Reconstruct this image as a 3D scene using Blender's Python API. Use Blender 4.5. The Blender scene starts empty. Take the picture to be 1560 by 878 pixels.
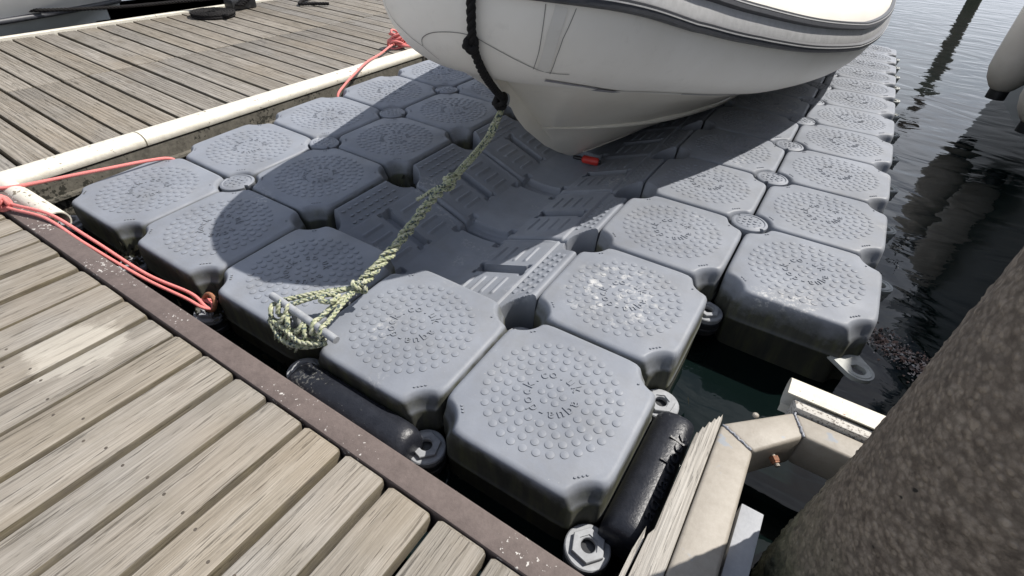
import bpy, bmesh, math, random
import numpy as np
from mathutils import Vector, Matrix, Euler
random.seed(7); rng = np.random.RandomState(11)
sc = bpy.context.scene
COL = sc.collection
R = math.radians

# ------------------------------------------------------------------ camera
def setup_camera():
    f = 766.77
    C = Vector((2.5998, -0.5988, 1.0607)); yaw, pit, rol = -0.5311, 0.6695, 0.0592
    fw = Vector((math.sin(yaw)*math.cos(pit), math.cos(yaw)*math.cos(pit), -math.sin(pit)))
    rt = Vector((math.cos(yaw), -math.sin(yaw), 0)); up = rt.cross(fw)
    r2 = rt*math.cos(rol) + up*math.sin(rol); u2 = up*math.cos(rol) - rt*math.sin(rol)
    cd = bpy.data.cameras.new('camera'); co = bpy.data.objects.new('camera', cd); COL.objects.link(co)
    cd.sensor_width = 36; cd.sensor_fit = 'HORIZONTAL'; cd.lens = f*36/1560
    cd.clip_start = 0.02; cd.clip_end = 2000
    m = Matrix.Identity(4)
    for i in range(3):
        m[i][0] = r2[i]; m[i][1] = u2[i]; m[i][2] = -fw[i]; m[i][3] = C[i]
    co.matrix_world = m
    sc.camera = co
setup_camera()

def math_n(N, L, op, a, b=None, c=None, clamp=False):
    m = N.new('ShaderNodeMath'); m.operation = op; m.use_clamp = clamp
    for i, v in enumerate((a, b, c)):
        if v is None: continue
        if hasattr(v, 'is_linked'): L.new(v, m.inputs[i])
        else: m.inputs[i].default_value = v
    return m.outputs[0]

# ------------------------------------------------------------------ light
SUN = Vector((0.40, 0.54, 0.86)).normalized()
def setup_light():
    w = bpy.data.worlds.new('World'); sc.world = w; w.use_nodes = True
    nt = w.node_tree; N = nt.nodes; L = nt.links
    for n in list(N): N.remove(n)
    out = N.new('ShaderNodeOutputWorld'); bg = N.new('ShaderNodeBackground'); sky = N.new('ShaderNodeTexSky')
    sky.sky_type = 'NISHITA'; sky.sun_disc = False
    sky.sun_elevation = math.asin(SUN.z); sky.sun_rotation = math.atan2(SUN.x, SUN.y)
    sky.dust_density = 1.5
    tc = N.new('ShaderNodeTexCoord'); mp = N.new('ShaderNodeMapping'); mp.inputs['Scale'].default_value = (1, 1, 2.2)
    nz = N.new('ShaderNodeTexNoise'); nz.inputs['Scale'].default_value = 2.6; nz.inputs['Detail'].default_value = 7
    nz.inputs['Roughness'].default_value = 0.6
    rp = N.new('ShaderNodeValToRGB'); rp.color_ramp.elements[0].position = 0.50; rp.color_ramp.elements[1].position = 0.68
    mx = N.new('ShaderNodeMix'); mx.data_type = 'RGBA'
    mx.inputs[7].default_value = (10.8, 11.4, 12.6, 1)
    L.new(tc.outputs['Generated'], mp.inputs['Vector']); L.new(mp.outputs[0], nz.inputs['Vector'])
    sp = N.new('ShaderNodeSeparateXYZ'); L.new(tc.outputs['Generated'], sp.inputs[0])
    hz = math_n(N, L, 'MULTIPLY', math_n(N, L, 'POWER', math_n(N, L, 'SUBTRACT', 1.0, math_n(N, L, 'ABSOLUTE', sp.outputs['Z'])), 2.0), 0.28)
    L.new(math_n(N, L, 'ADD', nz.outputs['Fac'], hz), rp.inputs[0]); L.new(rp.outputs[0], mx.inputs[0])
    L.new(sky.outputs[0], mx.inputs[6]); L.new(mx.outputs[2], bg.inputs['Color'])
    bg.inputs['Strength'].default_value = 0.075
    L.new(bg.outputs[0], out.inputs[0])
    sd = bpy.data.lights.new('sun', 'SUN'); so = bpy.data.objects.new('sun', sd); COL.objects.link(so)
    sd.energy = 4.9; sd.angle = R(0.55); sd.color = (1.0, 0.955, 0.89)
    so.rotation_euler = (-SUN).to_track_quat('-Z', 'Y').to_euler(); so.location = (4, 6, 8)
    v = sc.view_settings; v.view_transform = 'Standard'; v.look = 'None'; v.exposure = 0.42; v.gamma = 1
setup_light()

# ------------------------------------------------------------------ helpers
def mat(name, rough=0.5, spec=0.5):
    m = bpy.data.materials.new(name); m.use_nodes = True
    b = m.node_tree.nodes['Principled BSDF']
    b.inputs['Roughness'].default_value = rough
    b.inputs['Specular IOR Level'].default_value = spec
    return m, m.node_tree.nodes, m.node_tree.links, b
def noise(N, L, vec, scale, detail=4, rough=0.55, dist=0):
    n = N.new('ShaderNodeTexNoise'); n.inputs['Scale'].default_value = scale
    n.inputs['Detail'].default_value = detail; n.inputs['Roughness'].default_value = rough
    n.inputs['Distortion'].default_value = dist
    if vec is not None: L.new(vec, n.inputs['Vector'])
    return n
def ramp(N, L, fac, stops):
    r = N.new('ShaderNodeValToRGB'); cr = r.color_ramp
    while len(cr.elements) < len(stops): cr.elements.new(0.5)
    for e, (p, c) in zip(cr.elements, stops):
        e.position = p; e.color = c if len(c) == 4 else (*c, 1)
    L.new(fac, r.inputs[0]); return r
def mixc(N, L, fac, a, b, blend='MIX'):
    m = N.new('ShaderNodeMix'); m.data_type = 'RGBA'; m.blend_type = blend
    for sock, v in ((0, fac), (6, a), (7, b)):
        if hasattr(v, 'is_linked'): L.new(v, m.inputs[sock])
        else: m.inputs[sock].default_value = v if sock == 0 else (*v, 1)
    return m.outputs[2]
def bump(N, L, b, h, strength, dist=0.01):
    n = N.new('ShaderNodeBump'); n.inputs['Strength'].default_value = strength; n.inputs['Distance'].default_value = dist
    L.new(h, n.inputs['Height']); L.new(n.outputs[0], b.inputs['Normal']); return n
def objcoord(N, L, rnd=0.0, scale=(1, 1, 1)):
    t = N.new('ShaderNodeTexCoord'); mp = N.new('ShaderNodeMapping'); mp.inputs['Scale'].default_value = scale
    src = t.outputs['Object']
    if rnd:
        oi = N.new('ShaderNodeObjectInfo'); va = N.new('ShaderNodeVectorMath'); va.operation = 'ADD'
        vm = N.new('ShaderNodeVectorMath'); vm.operation = 'SCALE'; vm.inputs[0].default_value = (rnd, rnd*0.7, rnd*0.3)
        L.new(oi.outputs['Random'], vm.inputs['Scale']); L.new(src, va.inputs[0]); L.new(vm.outputs[0], va.inputs[1]); src = va.outputs[0]
    L.new(src, mp.inputs['Vector']); return mp.outputs[0]
def wpos(N):
    return N.new('ShaderNodeNewGeometry').outputs['Position']

def mesh(name, V, F, m=None, smooth=None):
    me = bpy.data.meshes.new(name)
    me.from_pydata([tuple(v) for v in V], [], [tuple(f) for f in F]); me.update()
    if m: me.materials.append(m)
    if smooth is not None:
        for p in me.polygons: p.use_smooth = True
        if smooth < 180: me.set_sharp_from_angle(angle=R(smooth))
    return me
def obj(name, me, parent=None, loc=None, rot=None, kind=None, label=None, cat=None, group=None):
    o = bpy.data.objects.new(name, me); COL.objects.link(o)
    if parent: o.parent = parent
    if loc is not None: o.location = loc
    if rot is not None: o.rotation_euler = rot
    if kind: o['kind'] = kind
    if label: o['label'] = label
    if cat: o['category'] = cat
    if group: o['group'] = group
    return o
class MB:
    def __init__(s): s.V = []; s.F = []
    def add(s, V, F):
        k = len(s.V); s.V += [tuple(v) for v in V]; s.F += [tuple(i+k for i in f) for f in F]; return s
    def mesh(s, name, m=None, smooth=None): return mesh(name, s.V, s.F, m, smooth)
def grid_faces(nu, nv, closed_u=False, closed_v=False):
    F = []
    for i in range(nu if closed_u else nu-1):
        for j in range(nv if closed_v else nv-1):
            a = i*nv+j; b = ((i+1) % nu)*nv+j; c = ((i+1) % nu)*nv+(j+1) % nv; d = i*nv+(j+1) % nv
            F.append((a, b, c, d))
    return F
def box_bm(sx, sy, sz, bev=0.0, seg=2):
    bm = bmesh.new(); bmesh.ops.create_cube(bm, size=1); bmesh.ops.scale(bm, vec=(sx, sy, sz), verts=bm.verts)
    if bev: bmesh.ops.bevel(bm, geom=list(bm.edges), offset=bev, segments=seg, affect='EDGES', profile=0.6)
    return bm
def bm_mesh(bm, name, m, smooth=40):
    me = bpy.data.meshes.new(name); bm.to_mesh(me); bm.free(); me.materials.append(m)
    if smooth:
        for p in me.polygons: p.use_smooth = True
        me.set_sharp_from_angle(angle=R(smooth))
    return me
def frames(P):
    P = np.asarray(P, float); T = np.gradient(P, axis=0); T /= np.linalg.norm(T, axis=1)[:, None]+1e-12
    up = np.array([0, 0, 1.0])
    n = np.cross(T[0], up)
    if np.linalg.norm(n) < 1e-3: n = np.cross(T[0], np.array([1.0, 0, 0]))
    n /= np.linalg.norm(n); A = [n]
    for i in range(1, len(P)):
        n = A[-1]-T[i]*np.dot(A[-1], T[i]); n /= np.linalg.norm(n)+1e-12; A.append(n)
    A = np.array(A); B = np.cross(T, A); return P, T, A, B
def resample(P, step):
    P = np.asarray(P, float)
    # catmull-rom
    Q = []
    n = len(P)
    for i in range(n-1):
        p0 = P[max(i-1, 0)]; p1 = P[i]; p2 = P[i+1]; p3 = P[min(i+2, n-1)]
        for t in np.linspace(0, 1, 16, endpoint=False):
            Q.append(0.5*((2*p1)+(-p0+p2)*t+(2*p0-5*p1+4*p2-p3)*t*t+(-p0+3*p1-3*p2+p3)*t**3))
    Q.append(P[-1]); Q = np.array(Q)
    d = np.r_[0, np.cumsum(np.linalg.norm(np.diff(Q, axis=0), axis=1))]
    m = max(3, int(d[-1]/step)+1); s = np.linspace(0, d[-1], m)
    return np.stack([np.interp(s, d, Q[:, k]) for k in range(3)], 1)
def tube(mb, P, r, sides=8, cap=True):
    P, T, A, B = frames(P); n = len(P)
    rr = np.full(n, r) if np.isscalar(r) else np.asarray(r)
    th = np.linspace(0, 2*np.pi, sides, endpoint=False)
    V = (P[:, None]+rr[:, None, None]*(np.cos(th)[None, :, None]*A[:, None]+np.sin(th)[None, :, None]*B[:, None])).reshape(-1, 3)
    F = grid_faces(n, sides, closed_v=True)
    if cap: F += [tuple(range(sides))[::-1], tuple((n-1)*sides+j for j in range(sides))]
    mb.add(V, F)
def rope(mb, P, r, pitch=None, strands=3, sides=6, step=None):
    pitch = pitch or r*7; step = step or pitch/8
    Q = resample(P, step); Q, T, A, B = frames(Q)
    d = np.r_[0, np.cumsum(np.linalg.norm(np.diff(Q, axis=0), axis=1))]
    for k in range(strands):
        a = 2*np.pi*(d/pitch)+2*np.pi*k/strands
        S = Q+r*0.48*(np.cos(a)[:, None]*A+np.sin(a)[:, None]*B)
        tube(mb, S, r*0.56, sides)
def cord(mb, P, r, *a, **k):
    tube(mb, resample(P, r*1.2), r, 10)
def disc(mb, c, r, z0, z1, n=24, hole=0.0, bev=0.0):
    th = np.linspace(0, 2*np.pi, n, endpoint=False); cx, cy = c
    prof = [(r, z0), (r, z1-bev), (r-bev, z1)] if bev else [(r, z0), (r, z1)]
    if hole: prof += [(hole+bev, z1), (hole, z1-bev), (hole, z0)] if bev else [(hole, z1), (hole, z0)]
    V = [(cx+p[0]*math.cos(t), cy+p[0]*math.sin(t), p[1]) for p in prof for t in th]
    F = [(f[3], f[2], f[1], f[0]) for f in grid_faces(len(prof), n, closed_v=True)]
    if not hole: F.append(tuple((len(prof)-1)*n+j for j in range(n)))
    mb.add(V, F)

# dock surface height: the long float raft hogs a little and dips to the stern
def zd(x, y):
    c = -0.0097
    yy = c*(y-1)**2 if y < 4 else c*9+c*6*(y-4)
    return -0.0062*(x-1.5)*(y-1)+0.0065*(x-1.5)**2+yy+0.035*(y-1)
def tilt(x, y):
    e = .05; return math.atan((zd(x, y+e)-zd(x, y-e))/(2*e)), -math.atan((zd(x+e, y)-zd(x-e, y))/(2*e))
WATER = -0.25
DECK = 0.02

# ------------------------------------------------------------------ materials
def m_float(name='grey_float_plastic', growth=True):
    m, N, L, b = mat(name, 0.5, 0.3)
    w = wpos(N); v = w
    n1 = noise(N, L, v, 5, 5, 0.6); n2 = noise(N, L, v, 60, 3)
    base = ramp(N, L, n1.outputs['Fac'], [(0.3, (0.180, 0.196, 0.228)), (0.7, (0.232, 0.250, 0.286))]).outputs[0]
    base = mixc(N, L, math_n(N, L, 'MULTIPLY', n2.outputs['Fac'], 0.25), base, (0.22, 0.225, 0.24))
    # chalky salt scuffs
    n3 = noise(N, L, w, 3.1, 2); n4 = noise(N, L, w, 55, 6, 0.7)
    s = math_n(N, L, 'MULTIPLY', ramp(N, L, n3.outputs['Fac'], [(0.63, (0, 0, 0)), (0.72, (1, 1, 1))]).outputs[0],
               ramp(N, L, n4.outputs['Fac'], [(0.50, (0, 0, 0)), (0.66, (1, 1, 1))]).outputs[0])
    for cx, cy, rad in ((2.22, .74, .20), (1.90, .60, .10)):
        mp0 = N.new('ShaderNodeMapping'); mp0.inputs['Location'].default_value = (-cx, -cy, 0); L.new(w, mp0.inputs['Vector'])
        ln = N.new('ShaderNodeVectorMath'); ln.operation = 'LENGTH'; L.new(mp0.outputs[0], ln.inputs[0])
        blob = ramp(N, L, ln.outputs['Value'], [(rad*.5, (1,)*3), (rad, (0,)*3)]).outputs[0]
        pat = ramp(N, L, noise(N, L, w, 26, 6, 0.7).outputs['Fac'], [(0.53, (0,)*3), (0.66, (1,)*3)]).outputs[0]
        s = math_n(N, L, 'MAXIMUM', s, math_n(N, L, 'MULTIPLY', blob, pat))
    base = mixc(N, L, math_n(N, L, 'MULTIPLY', s, 0.75), base, (0.55, 0.55, 0.54))
    fade = noise(N, L, w, 1.3, 2, 0.5); hv = N.new('ShaderNodeHueSaturation'); L.new(base, hv.inputs['Color'])
    mv = N.new('ShaderNodeMapRange'); mv.inputs[1].default_value = 0.3; mv.inputs[2].default_value = 0.7; mv.inputs[3].default_value = 0.90; mv.inputs[4].default_value = 1.12; L.new(fade.outputs['Fac'], mv.inputs[0]); L.new(mv.outputs[0], hv.inputs['Value'])
    base = hv.outputs[0]
    film = ramp(N, L, noise(N, L, w, 7, 7, 0.72).outputs['Fac'], [(0.45, (0,)*3), (0.72, (1,)*3)]).outputs[0]
    base = mixc(N, L, math_n(N, L, 'MULTIPLY', film, 0.28), base, (0.15, 0.142, 0.125))
    spk = ramp(N, L, noise(N, L, w, 130, 2).outputs['Fac'], [(0.74, (0,)*3), (0.78, (1,)*3)]).outputs[0]
    base = mixc(N, L, math_n(N, L, 'MULTIPLY', spk, 0.5), base, (0.5, 0.49, 0.46))
    # grime film and algae towards the waterline
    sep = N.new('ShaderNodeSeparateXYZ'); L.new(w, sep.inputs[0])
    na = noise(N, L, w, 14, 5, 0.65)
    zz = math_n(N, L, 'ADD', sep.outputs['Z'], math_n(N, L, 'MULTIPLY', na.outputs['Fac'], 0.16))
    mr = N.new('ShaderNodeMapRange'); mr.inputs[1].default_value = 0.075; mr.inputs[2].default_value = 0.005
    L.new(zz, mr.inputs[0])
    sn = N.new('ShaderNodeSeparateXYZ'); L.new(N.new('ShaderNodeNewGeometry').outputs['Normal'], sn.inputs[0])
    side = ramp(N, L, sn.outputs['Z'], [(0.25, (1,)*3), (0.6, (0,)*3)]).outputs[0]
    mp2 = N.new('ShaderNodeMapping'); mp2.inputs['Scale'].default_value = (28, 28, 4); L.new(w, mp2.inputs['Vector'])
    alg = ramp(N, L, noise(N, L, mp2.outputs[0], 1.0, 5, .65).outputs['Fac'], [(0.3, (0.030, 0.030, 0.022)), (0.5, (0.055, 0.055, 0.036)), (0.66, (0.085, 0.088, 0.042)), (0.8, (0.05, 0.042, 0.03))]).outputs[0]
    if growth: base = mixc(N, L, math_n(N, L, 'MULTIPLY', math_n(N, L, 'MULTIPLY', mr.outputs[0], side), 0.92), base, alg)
    L.new(base, b.inputs['Base Color'])
    rr = ramp(N, L, noise(N, L, w, 9, 4).outputs['Fac'], [(0.3, (0.46,)*3), (0.7, (0.66,)*3)]).outputs[0]
    L.new(rr, b.inputs['Roughness'])
    bump(N, L, b, math_n(N, L, 'ADD', n2.outputs['Fac'], math_n(N, L, 'MULTIPLY', n1.outputs['Fac'], 3.0)), 0.10, 0.004)
    return m
def m_simple(name, col, rough=0.5, var=0.15, scale=30, bmp=0.1, spec=0.5, metal=0.0, bd=0.003):
    m, N, L, b = mat(name, rough, spec); b.inputs['Metallic'].default_value = metal
    v = objcoord(N, L, 10.0); n = noise(N, L, v, scale, 6, 0.6)
    lo = tuple(c*(1-var) for c in col); hi = tuple(min(1, c*(1+var)) for c in col)
    L.new(ramp(N, L, n.outputs['Fac'], [(0.3, lo), (0.7, hi)]).outputs[0], b.inputs['Base Color'])
    if bmp: bump(N, L, b, n.outputs['Fac'], bmp, bd)
    return m
def m_wood(name, tones, grain_axis, stain=True, spill=None, checks=0.7):
    m, N, L, b = mat(name, 0.8, 0.22)
    def ax(c, l):
        q = [c, c, c]; q[grain_axis] = l; return tuple(q)
    g = noise(N, L, objcoord(N, L, 37.0, ax(42, 1.5)), 1.0, 10, 0.74, 0.6)          # broad figure
    g2 = noise(N, L, objcoord(N, L, 21.0, ax(330, 5.0)), 1.0, 3, 0.75, 0.12)        # fine fibres
    g3 = noise(N, L, objcoord(N, L, 63.0, ax(130, 6.0)), 1.0, 4, 0.65, 0.3)           # checks along the grain
    oi = N.new('ShaderNodeObjectInfo')
    col = ramp(N, L, g.outputs['Fac'], [(0.32, tones[0]), (0.5, tones[1]), (0.68, tones[2])]).outputs[0]
    fib = ramp(N, L, g2.outputs['Fac'], [(0.32, (0.68,)*3), (0.5, (0.99,)*3), (0.68, (1.20,)*3)]).outputs[0]
    col = mixc(N, L, 1.0, col, fib, 'MULTIPLY')
    chk = ramp(N, L, g3.outputs['Fac'], [(0.35, (1,)*3), (0.41, (0,)*3)]).outputs[0]
    col = mixc(N, L, math_n(N, L, 'MULTIPLY', chk, checks), col, tuple(c*0.33 for c in tones[0]))
    hs = N.new('ShaderNodeHueSaturation'); L.new(col, hs.inputs['Color'])
    mr = N.new('ShaderNodeMapRange'); mr.inputs[3].default_value = 0.88; mr.inputs[4].default_value = 1.10
    L.new(oi.outputs['Random'], mr.inputs[0]); L.new(mr.outputs[0], hs.inputs['Value'])
    ms = N.new('ShaderNodeMapRange'); ms.inputs[3].default_value = 0.6; ms.inputs[4].default_value = 1.02
    rr2 = math_n(N, L, 'FRACT', math_n(N, L, 'MULTIPLY', oi.outputs['Random'], 7.3)); L.new(rr2, ms.inputs[0]); L.new(ms.outputs[0], hs.inputs['Saturation'])
    col = hs.outputs[0]
    vo = N.new('ShaderNodeTexVoronoi'); vo.inputs['Scale'].default_value = 1.0; L.new(objcoord(N, L, 53.0, ax(7.5, 3.4)), vo.inputs['Vector'])
    kn = ramp(N, L, vo.outputs['Distance'], [(0.04, (1,)*3), (0.09, (0.35,)*3), (0.11, (0.6,)*3), (0.17, (0,)*3)]).outputs[0]
    col = mixc(N, L, math_n(N, L, 'MULTIPLY', kn, 0.5), col, (0.10, 0.078, 0.055))
    w = wpos(N)
    if stain:
        s2 = noise(N, L, w, 5.5, 7, 0.68); s3 = noise(N, L, w, 1.6, 4, 0.6)
        f2 = ramp(N, L, s2.outputs['Fac'], [(0.50, (0,)*3), (0.72, (1,)*3)]).outputs[0]
        col = mixc(N, L, math_n(N, L, 'MULTIPLY', f2, 0.38), col, (0.15, 0.132, 0.10))
        f3 = ramp(N, L, s3.outputs['Fac'], [(0.52, (0,)*3), (0.66, (1,)*3)]).outputs[0]
        col = mixc(N, L, math_n(N, L, 'MULTIPLY', f3, 0.22), col, (0.27, 0.215, 0.15))
    if spill:
        mp = N.new('ShaderNodeMapping'); mp.inputs['Location'].default_value = (-spill[0], -spill[1], 0); L.new(w, mp.inputs['Vector'])
        ms_ = N.new('ShaderNodeMapping'); ms_.inputs['Scale'].default_value = (1/spill[2], 1/spill[3], 0); ms_.inputs['Rotation'].default_value = (0, 0, spill[4]); L.new(mp.outputs[0], ms_.inputs['Vector'])
        ln = N.new('ShaderNodeVectorMath'); ln.operation = 'LENGTH'; L.new(ms_.outputs[0], ln.inputs[0])
        nn = noise(N, L, w, 9, 5, 0.6)
        d = math_n(N, L, 'ADD', ln.outputs['Value'], math_n(N, L, 'MULTIPLY', math_n(N, L, 'SUBTRACT', nn.outputs['Fac'], 0.5), 1.5))
        d = math_n(N, L, 'ADD', d, math_n(N, L, 'MULTIPLY', math_n(N, L, 'SUBTRACT', g2.outputs['Fac'], 0.5), 1.3))
        f = ramp(N, L, d, [(0.80, (1,)*3), (0.95, (0,)*3)]).outputs[0]
        col = mixc(N, L, math_n(N, L, 'MULTIPLY', f, 0.40), col, (0.54, 0.51, 0.45))
    # darker brown-green mixed in on the sawn sides
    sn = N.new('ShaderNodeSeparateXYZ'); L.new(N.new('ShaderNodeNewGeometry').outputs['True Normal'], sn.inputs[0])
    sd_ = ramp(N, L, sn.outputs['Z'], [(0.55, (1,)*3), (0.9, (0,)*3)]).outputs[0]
    side_col = ramp(N, L, noise(N, L, w, 16, 5, .65).outputs['Fac'], [(0.35, (0.05, 0.038, 0.022)), (0.65, (0.115, 0.092, 0.045))]).outputs[0]
    col = mixc(N, L, math_n(N, L, 'MULTIPLY', sd_, 0.6), col, side_col)
    L.new(col, b.inputs['Base Color'])
    h = math_n(N, L, 'ADD', math_n(N, L, 'MULTIPLY', g.outputs['Fac'], 0.8), math_n(N, L, 'MULTIPLY', g2.outputs['Fac'], 0.7))
    h = math_n(N, L, 'SUBTRACT', h, math_n(N, L, 'MULTIPLY', chk, 0.6))
    bump(N, L, b, h, 0.7, 0.004)
    return m
def m_water():
    m, N, L, b = mat('harbour_water', 0.03, 0.5)
    b.inputs['IOR'].default_value = 1.333
    w = wpos(N)
    c = ramp(N, L, noise(N, L, w, 0.8, 3).outputs['Fac'], [(0.3, (0.0018, 0.0045, 0.0045)), (0.7, (0.0035, 0.008, 0.007))]).outputs[0]
    L.new(c, b.inputs['Base Color'])
    mp = N.new('ShaderNodeMapping'); mp.inputs['Scale'].default_value = (1, 1.9, 1); mp.inputs['Rotation'].default_value = (0, 0, 0.5); L.new(w, mp.inputs['Vector'])
    a = noise(N, L, mp.outputs[0], 1.5, 2, 0.4, 1.2); d = noise(N, L, mp.outputs[0], 6.5, 3, 0.5, 0.6)
    h = math_n(N, L, 'ADD', a.outputs['Fac'], math_n(N, L, 'MULTIPLY', d.outputs['Fac'], 0.13))
    bump(N, L, b, h, 0.26, 0.06)
    return m
def m_pile():
    m, N, L, b = mat('fouled_concrete', 0.85, 0.3)
    w = wpos(N)
    vo = N.new('ShaderNodeTexVoronoi'); vo.inputs['Scale'].default_value = 85; vo.inputs['Randomness'].default_value = 1; L.new(w, vo.inputs['Vector'])
    sv = N.new('ShaderNodeSeparateColor'); L.new(vo.outputs['Color'], sv.inputs[0])
    n1 = noise(N, L, w, 6, 6, 0.65); n2 = noise(N, L, w, 45, 6, 0.7)
    c = ramp(N, L, n2.outputs['Fac'], [(0.30, (0.062, 0.048, 0.036)), (0.5, (0.175, 0.142, 0.11)), (0.72, (0.31, 0.262, 0.208))]).outputs[0]
    c = mixc(N, L, ramp(N, L, n1.outputs['Fac'], [(0.45, (0,)*3), (0.7, (0.7,)*3)]).outputs[0], c, (0.14, 0.118, 0.098))
    peb = math_n(N, L, 'MULTIPLY', ramp(N, L, vo.outputs['Distance'], [(0.30, (1,)*3), (0.52, (0,)*3)]).outputs[0], ramp(N, L, sv.outputs[0], [(0.35, (0,)*3), (0.75, (1,)*3)]).outputs[0])
    c = mixc(N, L, math_n(N, L, 'MULTIPLY', peb, 0.40), c, (0.33, 0.272, 0.205))
    c = mixc(N, L, math_n(N, L, 'MULTIPLY', ramp(N, L, vo.outputs['Distance'], [(0.45, (0,)*3), (0.75, (1,)*3)]).outputs[0], 0.5), c, (0.06, 0.047, 0.036))
    sep = N.new('ShaderNodeSeparateXYZ'); L.new(w, sep.inputs[0])
    zz = math_n(N, L, 'ADD', sep.outputs['Z'], math_n(N, L, 'MULTIPLY', n1.outputs['Fac'], 0.5))
    mr = N.new('ShaderNodeMapRange'); mr.inputs[1].default_value = 0.48; mr.inputs[2].default_value = 0.18; L.new(zz, mr.inputs[0])
    moss = ramp(N, L, n2.outputs['Fac'], [(0.35, (0.035, 0.04, 0.024)), (0.62, (0.12, 0.12, 0.07)), (0.75, (0.27, 0.24, 0.17))]).outputs[0]
    c = mixc(N, L, math_n(N, L, 'MULTIPLY', mr.outputs[0], 0.85), c, moss)
    pit = ramp(N, L, noise(N, L, w, 28, 2).outputs['Fac'], [(0.25, (1,)*3), (0.28, (0,)*3)]).outputs[0]
    c = mixc(N, L, pit, c, (0.02, 0.018, 0.015))
    L.new(c, b.inputs['Base Color'])
    h = math_n(N, L, 'ADD', math_n(N, L, 'MULTIPLY', peb, 0.7), n2.outputs['Fac'])
    bump(N, L, b, h, 0.6, 0.006)
    return m
def m_boat(name, lo, hi, rough=0.45):
    m, N, L, b = mat(name, rough, 0.4)
    v = objcoord(N, L); n = noise(N, L, v, 1.8, 6, 0.6); n2 = noise(N, L, v, 18, 5, 0.7)
    c = ramp(N, L, n.outputs['Fac'], [(0.3, lo), (0.65, hi)]).outputs[0]
    c = mixc(N, L, ramp(N, L, n2.outputs['Fac'], [(0.58, (0,)*3), (0.8, (0.3,)*3)]).outputs[0], c, tuple(x*0.72 for x in lo))
    L.new(c, b.inputs['Base Color'])
    bump(N, L, b, n2.outputs['Fac'], 0.04, 0.004)
    return m
def m_speckle(name, base, var, speck, scale, thr, rough=0.7):
    m, N, L, b = mat(name, rough, 0.35)
    w = wpos(N); n = noise(N, L, w, 22, 9, 0.8); s = noise(N, L, w, scale, 3, 0.6); cl = noise(N, L, w, 3.5, 3)
    c = ramp(N, L, n.outputs['Fac'], [(0.3, base), (0.7, var)]).outputs[0]
    k = math_n(N, L, 'ADD', s.outputs['Fac'], math_n(N, L, 'MULTIPLY', math_n(N, L, 'SUBTRACT', cl.outputs['Fac'], 0.5), 0.75))
    c = mixc(N, L, ramp(N, L, k, [(thr, (0,)*3), (thr+0.04, (1,)*3)]).outputs[0], c, speck)
    L.new(c, b.inputs['Base Color']); bump(N, L, b, math_n(N, L, 'ADD', n.outputs['Fac'], s.outputs['Fac']), 0.35, 0.003)
    return m
def m_flecked(name, cols, scale):
    m, N, L, b = mat(name, 0.75, 0.2)
    w = objcoord(N, L)
    vo = N.new('ShaderNodeTexVoronoi'); vo.inputs['Scale'].default_value = scale; L.new(w, vo.inputs['Vector'])
    sx = N.new('ShaderNodeSeparateColor'); L.new(vo.outputs['Color'], sx.inputs[0])
    c = ramp(N, L, sx.outputs[0], cols)
    c.color_ramp.interpolation = 'CONSTANT'
    L.new(c.outputs[0], b.inputs['Base Color'])
    bump(N, L, b, noise(N, L, w, 400, 2).outputs['Fac'], 0.4, 0.002)
    return m
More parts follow.
